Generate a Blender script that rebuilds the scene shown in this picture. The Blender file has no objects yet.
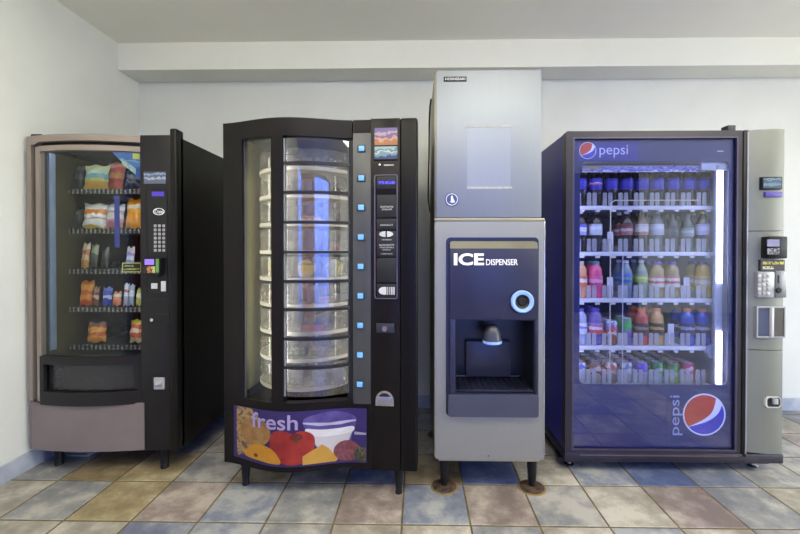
import bpy, bmesh, math, random
from mathutils import Vector, Matrix
random.seed(7)
PI = math.pi
S = bpy.context.scene
COL = S.collection

# ------------------------------------------------------------------ camera
FPX, YAW, PITCH = 395.0, math.radians(1.0), math.radians(-0.5)
CX = 417 - FPX*math.tan(YAW); CY = 250 + FPX*math.tan(-PITCH)
CAM = Vector((0, 0, 1.22))
ROT = Matrix.Rotation(YAW, 3, 'Z') @ Matrix.Rotation(PI/2 + PITCH, 3, 'X')
cd = bpy.data.cameras.new('camera'); cam = bpy.data.objects.new('camera', cd); COL.objects.link(cam)
cam.location = CAM; cam.rotation_euler = ROT.to_euler()
cd.sensor_width = 36; cd.lens = FPX/800*36
cd.shift_x = (400-CX)/800; cd.shift_y = (CY-267)/800
cd.clip_start = 0.02
S.camera = cam

def ray(px, py):
    return ROT @ Vector(((px-CX)/FPX, -(py-CY)/FPX, -1))

def at(px, py, Y):
    d = ray(px, py); return CAM + d*(Y/d.y)

class Frame:
    """A machine's own axes: x along its front from its left edge, y going back, z up."""
    def __init__(s, loc, rot=0.0):
        s.loc = Vector(loc); s.rot = rot
        s.m = Matrix.Translation(s.loc) @ Matrix.Rotation(rot, 4, 'Z'); s.i = s.m.inverted()
    def L(s, px, py, d=0.0):
        o = s.i @ CAM; r = s.i.to_3x3() @ ray(px, py)
        p = o + r*((d-o.y)/r.y); return p.x, p.z
    def X(s, px, d=0.0): return s.L(px, 250, d)[0]
    def Z(s, py, d=0.0, px=None):
        return s.L(417 if px is None else px, py, d)[1]
    def W(s, x, y, z): return s.m @ Vector((x, y, z))

# ------------------------------------------------------------------ materials
def lin(c):
    return tuple(((v/255)/12.92 if v/255 <= .04045 else ((v/255+.055)/1.055)**2.4) for v in c[:3]) + (1,)

def base(name):
    m = bpy.data.materials.new(name); m.use_nodes = True
    nt = m.node_tree; b = nt.nodes['Principled BSDF']
    return m, nt, b

def noise(nt, scale, detail=3, vec=None, rough=.55):
    n = nt.nodes.new('ShaderNodeTexNoise'); n.inputs['Scale'].default_value = scale
    n.inputs['Detail'].default_value = detail; n.inputs['Roughness'].default_value = rough
    if vec is None:
        tc = nt.nodes.new('ShaderNodeTexCoord'); vec = tc.outputs['Object']
    nt.links.new(vec, n.inputs['Vector']); return n

def mat(name, c, rough=.5, metal=0, c2=None, scale=8, emit=0, spec=.5, bump=0, coat=0, ior=None, lo=.35, hi=.65):
    m, nt, b = base(name)
    c2 = c2 or tuple(min(255, v*1.08) for v in c)
    n = noise(nt, scale)
    r = nt.nodes.new('ShaderNodeValToRGB'); r.color_ramp.elements[0].color = lin(c); r.color_ramp.elements[1].color = lin(c2)
    r.color_ramp.elements[0].position = lo; r.color_ramp.elements[1].position = hi
    nt.links.new(n.outputs['Fac'], r.inputs['Fac']); nt.links.new(r.outputs['Color'], b.inputs['Base Color'])
    b.inputs['Roughness'].default_value = rough; b.inputs['Metallic'].default_value = metal
    b.inputs['Specular IOR Level'].default_value = spec; b.inputs['Coat Weight'].default_value = coat
    if ior: b.inputs['IOR'].default_value = ior
    if emit:
        nt.links.new(r.outputs['Color'], b.inputs['Emission Color']); b.inputs['Emission Strength'].default_value = emit
    if bump:
        bp = nt.nodes.new('ShaderNodeBump'); bp.inputs['Strength'].default_value = bump; bp.inputs['Distance'].default_value = .004
        nt.links.new(n.outputs['Fac'], bp.inputs['Height']); nt.links.new(bp.outputs['Normal'], b.inputs['Normal'])
    return m

def glass(name, tint=(255, 255, 255), ior=1.5, haze=0.0, hazec=(230, 235, 240), rough=0.0):
    """thin clear pane: straight-through light with a Fresnel mirror on top, optionally milky"""
    m, nt, b = base(name); nt.nodes.remove(b)
    out = nt.nodes['Material Output']
    t = nt.nodes.new('ShaderNodeBsdfTransparent'); t.inputs['Color'].default_value = lin(tint)
    g = nt.nodes.new('ShaderNodeBsdfGlossy'); g.inputs['Roughness'].default_value = rough; g.inputs['Color'].default_value = (1, 1, 1, 1)
    # mirror share by Schlick's rule from the facing angle, the same on both faces of the pane
    f0 = ((ior-1)/(ior+1))**2
    lw = nt.nodes.new('ShaderNodeLayerWeight'); lw.inputs['Blend'].default_value = .5
    pw = nt.nodes.new('ShaderNodeMath'); pw.operation = 'POWER'; pw.inputs[1].default_value = 5; nt.links.new(lw.outputs['Facing'], pw.inputs[0])
    f = nt.nodes.new('ShaderNodeMath'); f.operation = 'MULTIPLY_ADD'; f.inputs[1].default_value = 1-f0; f.inputs[2].default_value = f0; nt.links.new(pw.outputs[0], f.inputs[0])
    mx = nt.nodes.new('ShaderNodeMixShader'); src = t.outputs[0]
    if haze:
        d = nt.nodes.new('ShaderNodeBsdfDiffuse')
        n = noise(nt, 14); r = nt.nodes.new('ShaderNodeValToRGB')
        r.color_ramp.elements[0].color = lin(tuple(v*.85 for v in hazec)); r.color_ramp.elements[1].color = lin(hazec)
        nt.links.new(n.outputs['Fac'], r.inputs['Fac']); nt.links.new(r.outputs['Color'], d.inputs['Color'])
        tr = nt.nodes.new('ShaderNodeBsdfTranslucent'); nt.links.new(r.outputs['Color'], tr.inputs['Color'])
        a = nt.nodes.new('ShaderNodeMixShader'); nt.links.new(d.outputs[0], a.inputs[1]); nt.links.new(tr.outputs[0], a.inputs[2])
        h = nt.nodes.new('ShaderNodeMixShader'); h.inputs[0].default_value = haze
        nt.links.new(t.outputs[0], h.inputs[1]); nt.links.new(a.outputs[0], h.inputs[2]); src = h.outputs[0]
    nt.links.new(f.outputs[0], mx.inputs[0]); nt.links.new(src, mx.inputs[1]); nt.links.new(g.outputs[0], mx.inputs[2])
    nt.links.new(mx.outputs[0], out.inputs['Surface'])
    return m

def emis(name, c, s):
    m, nt, b = base(name); nt.nodes.remove(b)
    e = nt.nodes.new('ShaderNodeEmission'); e.inputs['Color'].default_value = lin(c); e.inputs['Strength'].default_value = s
    nt.links.new(e.outputs[0], nt.nodes['Material Output'].inputs['Surface']); return m

def brushed(name, c, rough, c2=None, stretch=(60, 60, 1.2)):
    m, nt, b = base(name)
    tc = nt.nodes.new('ShaderNodeTexCoord'); mp = nt.nodes.new('ShaderNodeMapping'); mp.inputs['Scale'].default_value = stretch
    nt.links.new(tc.outputs['Object'], mp.inputs['Vector'])
    n = noise(nt, 3, 4, mp.outputs[0])
    r = nt.nodes.new('ShaderNodeValToRGB'); r.color_ramp.elements[0].color = lin(c); r.color_ramp.elements[1].color = lin(c2 or tuple(min(255, v*1.06) for v in c))
    nt.links.new(n.outputs['Fac'], r.inputs['Fac']); nt.links.new(r.outputs['Color'], b.inputs['Base Color'])
    b.inputs['Metallic'].default_value = .7; b.inputs['Roughness'].default_value = rough
    return m

def bands(name, stops, axis='Z', z0=0.0, z1=1.0, rough=.35, nz=.25, scale=25, spec=.5, coat=0):
    """printed wrapper: colour bands along the object's own axis, their edges broken up by noise"""
    m, nt, b = base(name)
    tc = nt.nodes.new('ShaderNodeTexCoord'); sp = nt.nodes.new('ShaderNodeSeparateXYZ'); nt.links.new(tc.outputs['Object'], sp.inputs[0])
    mr = nt.nodes.new('ShaderNodeMapRange'); mr.inputs['From Min'].default_value = z0; mr.inputs['From Max'].default_value = z1
    nt.links.new(sp.outputs[axis], mr.inputs['Value'])
    n = noise(nt, scale, 2)
    ma = nt.nodes.new('ShaderNodeMath'); ma.operation = 'MULTIPLY_ADD'; ma.inputs[1].default_value = nz; ma.inputs[2].default_value = -nz/2
    nt.links.new(n.outputs['Fac'], ma.inputs[0])
    ad = nt.nodes.new('ShaderNodeMath'); ad.operation = 'ADD'; nt.links.new(mr.outputs[0], ad.inputs[0]); nt.links.new(ma.outputs[0], ad.inputs[1])
    r = nt.nodes.new('ShaderNodeValToRGB'); cr = r.color_ramp; cr.interpolation = 'CONSTANT'
    while len(cr.elements) < len(stops): cr.elements.new(.5)
    for e, (p, c) in zip(cr.elements, stops): e.position = p; e.color = lin(c)
    nt.links.new(ad.outputs[0], r.inputs['Fac']); nt.links.new(r.outputs['Color'], b.inputs['Base Color'])
    b.inputs['Roughness'].default_value = rough; b.inputs['Specular IOR Level'].default_value = spec; b.inputs['Coat Weight'].default_value = coat
    return m

def ticks(name, dark, light, period, duty, axis='X', scale=40):
    """strip with a row of small pale tags"""
    m, nt, b = base(name)
    tc = nt.nodes.new('ShaderNodeTexCoord'); sp = nt.nodes.new('ShaderNodeSeparateXYZ'); nt.links.new(tc.outputs['Object'], sp.inputs[0])
    mo = nt.nodes.new('ShaderNodeMath'); mo.operation = 'MODULO'; mo.inputs[1].default_value = period; nt.links.new(sp.outputs[axis], mo.inputs[0])
    lt = nt.nodes.new('ShaderNodeMath'); lt.operation = 'LESS_THAN'; lt.inputs[1].default_value = period*duty; nt.links.new(mo.outputs[0], lt.inputs[0])
    n = noise(nt, scale); gt = nt.nodes.new('ShaderNodeMath'); gt.operation = 'GREATER_THAN'; gt.inputs[1].default_value = .45; nt.links.new(n.outputs['Fac'], gt.inputs[0])
    mu = nt.nodes.new('ShaderNodeMath'); mu.operation = 'MULTIPLY'; nt.links.new(lt.outputs[0], mu.inputs[0]); nt.links.new(gt.outputs[0], mu.inputs[1])
    mx = nt.nodes.new('ShaderNodeMix'); mx.data_type = 'RGBA'; mx.inputs[6].default_value = lin(dark); mx.inputs[7].default_value = lin(light)
    nt.links.new(mu.outputs[0], mx.inputs[0]); nt.links.new(mx.outputs[2], b.inputs['Base Color']); b.inputs['Roughness'].default_value = .5
    return m

# ------------------------------------------------------------------ mesh helpers
class MB:
    def __init__(s): s.bm = bmesh.new()
    def _hull(s, v, faces):
        vs = [s.bm.verts.new(p) for p in v]
        return vs, [s.bm.faces.new([vs[i] for i in f]) for f in faces]
    def box(s, x0, x1, y0, y1, z0, z1, bev=0, seg=2):
        vs, fs = s._hull([(x0,y0,z0),(x1,y0,z0),(x1,y1,z0),(x0,y1,z0),(x0,y0,z1),(x1,y0,z1),(x1,y1,z1),(x0,y1,z1)],
                         [(0,3,2,1),(4,5,6,7),(0,1,5,4),(1,2,6,5),(2,3,7,6),(3,0,4,7)])
        if bev:
            es = list({e for f in fs for e in f.edges})
            bmesh.ops.bevel(s.bm, geom=es, offset=bev, segments=seg, affect='EDGES', profile=.5)
        return s
    def shell(s, x0, x1, y0, y1, z0, z1, t, tx=None):
        """box open towards -y with walls t thick"""
        a, b_, c, d = x0+t, x1-(tx or t), z0+t, z1-t; k = y1-t
        s._hull([(x0,y0,z0),(x1,y0,z0),(x1,y0,z1),(x0,y0,z1),(x0,y1,z0),(x1,y1,z0),(x1,y1,z1),(x0,y1,z1),
                 (a,y0,c),(b_,y0,c),(b_,y0,d),(a,y0,d),(a,k,c),(b_,k,c),(b_,k,d),(a,k,d)],
                [(0,1,9,8),(1,2,10,9),(2,3,11,10),(3,0,8,11),(4,7,6,5),(0,4,5,1),(1,5,6,2),(2,6,7,3),(3,7,4,0),
                 (8,9,13,12),(9,10,14,13),(10,11,15,14),(11,8,12,15),(12,13,14,15)])
        return s
    def prism(s, pts, y0, y1):
        """outline in x,z pushed from y0 to y1"""
        n = len(pts); a = [s.bm.verts.new((p[0], y0, p[1])) for p in pts]; b_ = [s.bm.verts.new((p[0], y1, p[1])) for p in pts]
        s.bm.faces.new(a); s.bm.faces.new(b_[::-1])
        for i in range(n): s.bm.faces.new((a[i], b_[i], b_[(i+1) % n], a[(i+1) % n]))
        return s
    def ring(s, outer, inner, y0, y1, yi=None):
        n = len(outer); yi = y0 if yi is None else yi
        R = [[s.bm.verts.new((p[0], y, p[1])) for p in L] for L, y in ((outer, y0), (inner, yi), (inner, y1), (outer, y1))]
        for k in range(4):
            A, B = R[k], R[(k+1) % 4]
            for i in range(n): s.bm.faces.new((A[i], A[(i+1) % n], B[(i+1) % n], B[i]))
        return s
    def strip(s, xs, zlo, zhi, y, t):
        """solid whose front follows y(x), between zlo(x) and zhi(x)"""
        f = lambda g, x: g(x) if callable(g) else g
        prev = None
        for x in xs:
            q = [s.bm.verts.new(p) for p in ((x, f(y,x), f(zlo,x)), (x, f(y,x), f(zhi,x)), (x, f(y,x)+t, f(zhi,x)), (x, f(y,x)+t, f(zlo,x)))]
            if prev:
                for i in range(4): s.bm.faces.new((prev[i], q[i], q[(i+1) % 4], prev[(i+1) % 4]))
            else: s.bm.faces.new(q)
            prev = q
        s.bm.faces.new(prev[::-1]); return s
    def lathe(s, prof, c=(0,0,0), seg=20, axis='z', sweep=None):
        def pt(r, h, a):
            u, v = r*math.cos(a), r*math.sin(a)
            return {'z': (c[0]+u, c[1]+v, c[2]+h), 'y': (c[0]+u, c[1]+h, c[2]+v), 'x': (c[0]+h, c[1]+u, c[2]+v)}[axis]
        prev = None; first = None
        for r, h in prof:
            if r < 1e-6: cur = [s.bm.verts.new(pt(0, h, 0))]
            else: cur = [s.bm.verts.new(pt(r, h, 2*PI*i/seg)) for i in range(seg)]
            if prev:
                for i in range(seg):
                    j = (i+1) % seg
                    if len(prev) == 1 and len(cur) > 1: s.bm.faces.new((prev[0], cur[i], cur[j]))
                    elif len(cur) == 1 and len(prev) > 1: s.bm.faces.new((prev[i], prev[j], cur[0]))
                    elif len(cur) > 1: s.bm.faces.new((prev[i], prev[j], cur[j], cur[i]))
            prev = cur
        return s
    def tube(s, path, r, seg=8, closed=False):
        P = [Vector(p) for p in path]; rings = []
        n = len(P); up = None
        for i, p in enumerate(P):
            d = (P[(i+1) % n]-P[i-1]) if closed else (P[min(i+1, n-1)]-P[max(i-1, 0)])
            d.normalize()
            if up is None:
                up = Vector((0,0,1)) if abs(d.z) < .9 else Vector((1,0,0))
            a = d.cross(up).normalized(); up = a.cross(d).normalized()
            rings.append([s.bm.verts.new(p + r*(math.cos(2*PI*k/seg)*a + math.sin(2*PI*k/seg)*up)) for k in range(seg)])
        for i in range(n if closed else n-1):
            A, B = rings[i], rings[(i+1) % n]
            for k in range(seg): s.bm.faces.new((A[k], A[(k+1) % seg], B[(k+1) % seg], B[k]))
        if not closed: s.bm.faces.new(rings[0][::-1]); s.bm.faces.new(rings[-1])
        return s
    def mesh(s, name, m=None, smooth=True):
        bmesh.ops.recalc_face_normals(s.bm, faces=s.bm.faces[:])
        me = bpy.data.meshes.new(name); s.bm.to_mesh(me); s.bm.free()
        for mm in (m if isinstance(m, (list, tuple)) else [m]):
            if mm: me.materials.append(mm)
        if smooth:
            for p in me.polygons: p.use_smooth = True
            me.set_sharp_from_angle(angle=math.radians(35))
        return me
    def build(s, name, m, parent=None, smooth=True, label=None):
        return link(name, s.mesh(name, m, smooth), parent, label)

def link(name, me, parent=None, label=None):
    o = bpy.data.objects.new(name, me); COL.objects.link(o)
    if parent is not None: o.parent = parent
    if label: o['label'] = label
    return o

def tag(o, label, cat, group=None):
    o['label'] = label; o['category'] = cat
    if group: o['group'] = group
    return o

def thing(name, label, cat, loc, rotz=0, group=None):
    o = bpy.data.objects.new(name, None); COL.objects.link(o); o.empty_display_size = .1
    o.location = loc; o.rotation_euler = (0, 0, rotz)
    return tag(o, label, cat, group)

def struct(name, mb, m, smooth=False):
    o = mb.build(name, m, None, smooth); o['kind'] = 'structure'; return o

def rr(x0, x1, z0, z1, r, n=5):
    """rounded rectangle outline"""
    out = []
    for cx, cz, a0 in ((x1-r, z0+r, -PI/2), (x1-r, z1-r, 0), (x0+r, z1-r, PI/2), (x0+r, z0+r, PI)):
        for i in range(n+1):
            a = a0 + PI/2*i/n; out.append((cx+r*math.cos(a), cz+r*math.sin(a)))
    return out

def ell(cx, cz, rx, rz, n=24, rot=0):
    return [(cx+rx*math.cos(a)*math.cos(rot)-rz*math.sin(a)*math.sin(rot), cz+rx*math.cos(a)*math.sin(rot)+rz*math.sin(a)*math.cos(rot)) for a in [2*PI*i/n for i in range(n)]]

def lerp(a, b_, n): return [a+(b_-a)*i/(n-1) for i in range(n)]

def text(name, s, m, parent, x0, x1, z0, z1, y, bold=0, up=False, depth=.0008, yfun=None):
    """lettering as a thin mesh facing -y, fitted to the given rectangle; up=True reads from bottom to top"""
    cu = bpy.data.curves.new(name, 'FONT'); cu.body = s; cu.offset = bold; cu.extrude = .01; cu.resolution_u = 4
    tmp = bpy.data.objects.new('text_source', cu); COL.objects.link(tmp)
    dg = bpy.context.evaluated_depsgraph_get()
    me = bpy.data.meshes.new_from_object(tmp.evaluated_get(dg))
    bpy.data.objects.remove(tmp)
    xs = [v.co.x for v in me.vertices]; ys = [v.co.y for v in me.vertices]
    ax, bx, ay, by = min(xs), max(xs), min(ys), max(ys)
    for v in me.vertices:
        a, b_ = (v.co.x-ax)/(bx-ax), (v.co.y-ay)/(by-ay); t = v.co.z/.02+.5
        if up: X, Z = x1-b_*(x1-x0), z0+a*(z1-z0)
        else: X, Z = x0+a*(x1-x0), z0+b_*(z1-z0)
        v.co = (X, (yfun(X) if yfun else y)-t*depth, Z)
    me.materials.clear(); me.materials.append(m); me.name = name
    return link(name, me, parent)

# ------------------------------------------------------------------ shared materials
WALL = mat('painted_plaster', (211,213,205), .75, c2=(216,218,211), scale=3, bump=.03)
CEIL = mat('ceiling_paint', (245,243,229), .85, c2=(247,245,232), scale=3)
SOFF = mat('soffit_paint', (232,232,218), .8, c2=(235,235,222), scale=3)
GROUT = mat('grout', (112,99,62), .85, c2=(78,69,48), scale=12)
BASEB = mat('baseboard_tile', (150,158,172), .45, c2=(176,182,190), scale=9)
BLACK = mat('black_plastic', (24,24,25), .38, c2=(29,29,30), spec=.22)
BLACKM = mat('black_painted_steel', (20,19,16), .34, c2=(24,23,20), scale=4, spec=.16)
DEEP = mat('dark_recess', (10,10,11), .6)
CHAR = mat('charcoal_panel', (31,29,30), .42, c2=(34,32,33), scale=5, spec=.22)
TAN = mat('taupe_metallic_paint', (142,130,119), .38, c2=(148,136,125), scale=5, metal=.25)
TAUPE = mat('taupe_kick_paint', (118,106,103), .45, c2=(124,113,110), scale=4, metal=.1)
CHROME = mat('bright_metal', (190,190,190), .25, metal=1, c2=(205,205,205))
GREYP = mat('grey_plastic', (150,150,150), .4, c2=(165,165,165))
LIGHTP = mat('pale_grey_key', (190,190,188), .4, c2=(200,200,198))
WHITEP = mat('white_print', (235,235,235), .5, c2=(240,240,240))
PALE = mat('pale_print', (205,205,205), .5)
RUBBER = mat('black_rubber', (20,20,22), .7)

# ================================================================== ROOM
WX, BY, FY, RX, H = -2.16, 3.04, -3.4, 6.6, 2.715
SZ, SY = 2.52, 2.83            # soffit underside height, soffit face
def tile_mat(name, c, c2, c3):
    m, nt, b = base(name)
    n = noise(nt, 7.5, 6, rough=.66); n2 = noise(nt, 1.7, 2)
    mx = nt.nodes.new('ShaderNodeMath'); mx.operation = 'MULTIPLY_ADD'; mx.inputs[1].default_value = .6; nt.links.new(n.outputs['Fac'], mx.inputs[0])
    k = nt.nodes.new('ShaderNodeMath'); k.operation = 'MULTIPLY'; k.inputs[1].default_value = .4; nt.links.new(n2.outputs['Fac'], k.inputs[0]); nt.links.new(k.outputs[0], mx.inputs[2])
    r = nt.nodes.new('ShaderNodeValToRGB'); cr = r.color_ramp; cr.elements.new(.5)
    for e, p, cc in zip(cr.elements, (.41, .49, .58), (c, c2, c3)): e.position = p; e.color = lin(cc)
    nt.links.new(mx.outputs[0], r.inputs['Fac']); nt.links.new(r.outputs['Color'], b.inputs['Base Color'])
    b.inputs['Roughness'].default_value = .42; b.inputs['Specular IOR Level'].default_value = .4
    bp = nt.nodes.new('ShaderNodeBump'); bp.inputs['Strength'].default_value = .12; bp.inputs['Distance'].default_value = .004
    nt.links.new(n.outputs['Fac'], bp.inputs['Height']); nt.links.new(bp.outputs['Normal'], b.inputs['Normal'])
    return m
TILES = {'g': tile_mat('slate_grey_tile', (110,112,115), (132,132,131), (168,164,155)),
         'b': tile_mat('blue_slate_tile', (98,104,120), (120,125,137), (158,158,156)),
         'd': tile_mat('deep_blue_tile', (72,82,116), (90,100,132), (122,130,148)),
         't': tile_mat('golden_tan_tile', (126,112,82), (148,134,102), (176,165,136)),
         'r': tile_mat('rose_brown_tile', (114,102,96), (138,126,119), (172,161,150)),
         'e': tile_mat('beige_tile', (130,124,111), (152,146,133), (184,178,165)),
         'n': tile_mat('brown_tile', (104,90,66), (126,110,84), (152,138,112))}
TK = list(TILES)
T, TX0, TY0 = .305, -.067, 1.741
plan = {0: dict(zip(range(-8, 7), 'eegtrbg' 'rbrgerge')),     # row whose near edge is TY0, columns from TX0
        -1: dict(zip(range(-8, 7), 'eeeebbg' 'eegebege')),
        1: dict(zip(range(-8, 7), 'egntgtg' 'gdndeddb')),
        2: dict(zip(range(-8, 7), 'egngetn' 'gengdbgr'))}
plan[1].update({-1: 'd', 0: 'n', 1: 'd', 2: 'e', 3: 'b', 4: 'd', 5: 'b', 6: 'g', 7: 'g', 8: 'g'})
plan[0].update({7: 'g', 8: 'e'}); plan[2].update({7: 'g', 8: 'r', 5: 'g', 6: 'e'})
fm = MB(); fm.box(WX-.1, RX+.1, FY-.1, BY+.1, -.08, 0)
me_f = fm.bm
for f in me_f.faces: f.material_index = 0
rnd = random.Random(3)
g = .0044
i0, i1 = math.floor((WX-TX0)/T), math.ceil((RX-TX0)/T); j0, j1 = math.floor((FY-TY0)/T), math.ceil((BY-TY0)/T)
for j in range(j0, j1):
    for i in range(i0, i1):
        x0, x1 = max(TX0+i*T+g, WX), min(TX0+(i+1)*T-g, RX); y0, y1 = max(TY0+j*T+g, FY), min(TY0+(j+1)*T-g, BY)
        if x1-x0 < .01 or y1-y0 < .01: continue
        k = plan.get(j, {}).get(i) or rnd.choice('ggbbetreegr')
        b0 = .002
        v = [me_f.verts.new(p) for p in ((x0,y0,.0003),(x1,y0,.0003),(x1,y1,.0003),(x0,y1,.0003),(x0+b0,y0+b0,.002),(x1-b0,y0+b0,.002),(x1-b0,y1-b0,.002),(x0+b0,y1-b0,.002))]
        for q in ((4,5,6,7),(0,1,5,4),(1,2,6,5),(2,3,7,6),(3,0,4,7)):
            f = me_f.faces.new([v[a] for a in q]); f.material_index = 1+TK.index(k)
fl = fm.build('floor', [GROUT]+[TILES[k] for k in TK], None, False); fl['kind'] = 'structure'
FZ = .002

struct('wall_back', MB().box(WX, RX, BY, BY+.12, 0, H+.05), WALL)
struct('ceiling', MB().box(WX, RX, FY, BY, H, H+.1), CEIL)
struct('trim_1', MB().box(WX, RX, SY, BY, SZ, H), SOFF)
# unseen walls behind and beside the camera; glazed openings added for daylight and reflections
OPEN = [(-.15, 2.2, .05, 2.6)]
LOPEN = [(-3.2, -1.6, .1, 2.55)]
ROPEN = [(-2.6, -.3, .2, 2.5), (0, 2.3, .2, 2.5)]
fw = MB()
edges = [WX] + [v for o in OPEN for v in o[:2]] + [RX]
for k in range(0, len(edges), 2): fw.box(edges[k], edges[k+1], FY-.12, FY, 0, H)
for a, b_, z0, z1 in OPEN:
    fw.box(a, b_, FY-.12, FY, z1, H); fw.box(a, b_, FY-.12, FY, 0, z0)
struct('wall_front', fw, WALL)
rw = MB(); edges = [FY-.1] + [v for o in ROPEN for v in o[:2]] + [BY+.1]
for k in range(0, len(edges), 2): rw.box(RX, RX+.12, edges[k], edges[k+1], 0, H)
for a, b_, z0, z1 in ROPEN:
    rw.box(RX, RX+.12, a, b_, z1, H); rw.box(RX, RX+.12, a, b_, 0, z0)
struct('wall_right', rw, WALL)
lw_ = MB(); edges = [FY-.1] + [v for o in LOPEN for v in o[:2]] + [BY+.1]
for k in range(0, len(edges), 2): lw_.box(WX-.12, WX, edges[k], edges[k+1], 0, H+.05)
for a, b_, z0, z1 in LOPEN:
    lw_.box(WX-.12, WX, a, b_, z1, H+.05); lw_.box(WX-.12, WX, a, b_, 0, z0)
struct('wall_left', lw_, WALL)
ALU = mat('window_aluminium', (90,92,95), .4, metal=.6)
PANE = glass('window_glass', (250,252,255), 1.3)
BPANE = glass('blue_film_glass', (150,170,226), 1.3)  # tint added so this unseen glazing reflects blue in the machines
for n_, (wall, (a, b_, z0, z1)) in enumerate([('front', o) for o in OPEN] + [('right', o) for o in ROPEN] + [('left', o) for o in LOPEN], 1):
    w_ = (b_-a)/2; m_ = (a+b_)/2
    o = MB().ring([(-w_,z0),(w_,z0),(w_,z1),(-w_,z1)], [(-w_+.05,z0+.05),(w_-.05,z0+.05),(w_-.05,z1-.05),(-w_+.05,z1-.05)], -.09, -.03)
    if b_-a > 2: o.box(-.03, .03, -.088, -.032, z0+.05, z1-.05)
    w = struct('window_%d' % n_, o, ALU)
    MB().box(-w_+.05, w_-.05, -.065, -.06, z0+.05, z1-.05).build('window_pane', PANE if wall == 'right' else BPANE, w)
    loc, rz, off = {'front': ((m_, FY), 0, (0, -.15)), 'right': ((RX, m_), PI/2, (.15, 0)), 'left': ((WX, m_), -PI/2, (-.15, 0))}[wall]
    w.location = (*loc, 0); w.rotation_euler = (0, 0, rz)
    L = bpy.data.lights.new('window_portal', 'AREA'); L.shape = 'RECTANGLE'; L.size = b_-a; L.size_y = z1-z0; L.cycles.is_portal = True
    lo = bpy.data.objects.new('window_portal', L); COL.objects.link(lo)
    lo.location = (loc[0]+off[0], loc[1]+off[1], (z0+z1)/2); lo.rotation_euler = (PI/2, 0, rz)
DOORW = mat('reddish_wood', (150,52,40), .45, c2=(168,68,52), scale=6)
struct('trim_2', MB().box(2.95, 4.3, FY, FY+.04, .005, H-.002, .004), mat('dark_blue_panelling', (40,44,66), .5))  # unseen dark panel, added to darken the left of the drinks door reflection
d = struct('door_1', MB().box(-2.05, -.25, FY, FY+.05, .005, 2.6, .004), DOORW)  # unseen door, added for the brown band it reflects in the carousel doors
MB().tube([(-.4, FY+.05, 1.0), (-.4, FY+.1, 1.0), (-.52, FY+.1, 1.0)], .01).build('door_handle', CHROME, d)
# tile skirting, cut into lengths
bb = MB(); bb.box(WX, WX+.012, FY, BY, FZ, .1, .003); struct('baseboard_left', bb, BASEB)
bb = MB(); bb.box(WX+.012, RX, BY-.012, BY, FZ, .1, .003); struct('baseboard_back', bb, BASEB)
# unseen ceiling lamps, added with glowing sides to brighten walls and ceiling
FILL = emis('lamp_diffuser', (255,250,232), 8.0)
for lx, ly, ll in ((-1.1, .75, 'nearest the snack machine'), (.7, .75, 'before the ice machine'), (2.5, .75, 'before the drinks machine'), (4.4, .75, 'nearest the side windows'), (-.2, .0, 'above the left aisle'), (2.4, .0, 'above the right aisle')):
    t = thing('ceiling_light', 'white ceiling panel light ' + ll, 'ceiling light', (lx, ly, H), 0, 'ceiling panel lights')
    MB().ring(rr(-.62,.62,-.32,.32,.01,1), rr(-.59,.59,-.29,.29,.01,1), .0005, .02).build('lamp_frame', WHITEP, t).rotation_euler = (PI/2, 0, 0)
    MB().box(-.59, .59, -.29, .29, -.11, -.004, .01).build('diffuser', FILL, t)

# ================================================================== SNACK MACHINE
Y1 = 2.13
F1 = Frame((at(28, 250, Y1).x, Y1, 0))
M1 = thing('vending_machine', 'taupe and black snack vending machine with bowed glass beside the left wall', 'vending machine', F1.loc)
X = F1.X
Z = lambda py, d=0.0, px=100: F1.Z(py, d, px)
xr, xp, xe = X(141), X(172.5), X(179)
zb, zt = Z(449), Z(136.5)
c1 = (X(141))/2
def Xb(px, f=None):
    return X(px, bow1(X(px, bow1(X(px)))))
def bow1(x):
    u = max(0, 1-((x-c1)/c1)**2); return -.004-.05*u
OLIVE = mat('olive_cabinet_lining', (62,56,28), .5, c2=(76,69,38), scale=6)
INNER = mat('dark_cabinet_lining', (34,32,26), .55)
D1 = .84
cab = MB(); cab.shell(.012, xe, .022, D1, zb, zt-.005, .03, tx=xe-xr-.03); cab.build('cabinet', BLACKM, M1)
xin = .045
MB().box(xin, xin+.006, .06, D1-.05, zb+.3, zt-.06).build('side_lining', OLIVE, M1)
MB().box(xin+.01, xr-.02, D1-.05, D1-.04, zb+.05, zt-.06).build('back_lining', INNER, M1)
xs = lerp(0, xr, 25)
# outer door frame: post on the left, arched head
fr = MB(); fr.strip(lerp(0, X(34), 4), Z(400), zt, bow1, .03); fr.build('door_post', TAN, M1)
MB().strip(lerp(X(34), xr, 22), lambda x: zt-.035-.012*(1 if x<X(40) else 0), zt, bow1, .03).build('door_head', TAN, M1)
MB().strip(lerp(X(33.5), xr, 20), Z(358), zt-.02, lambda x: bow1(x)+.022, .012).bm.free()
gv = MB(); gv.ring([(X(33.8),Z(402)),(xr,Z(402)),(xr,zt-.03),(X(33.8),zt-.03)], [(X(43),Z(356)),(xr-.002,Z(356)),(xr-.002,Z(151)),(X(43),Z(151))], .012, .03); gv.build('door_gasket', DEEP, M1)
MB().strip(lerp(X(38.8), X(44), 3), Z(400), Z(147.5), lambda x: bow1(x)+.006, .03).build('inner_post', TAN, M1)
MB().strip(lerp(X(43), xr, 20), Z(152), Z(146.8), lambda x: bow1(x)+.006, .03).build('inner_head', TAN, M1)
GL1 = glass('snack_window_glass', (238,242,242), 1.33)
MB().strip(lerp(X(43), xr-.002, 22), Z(355.5), Z(152), lambda x: bow1(x)+.012, .005).build('window_pane', GL1, M1)
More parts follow.
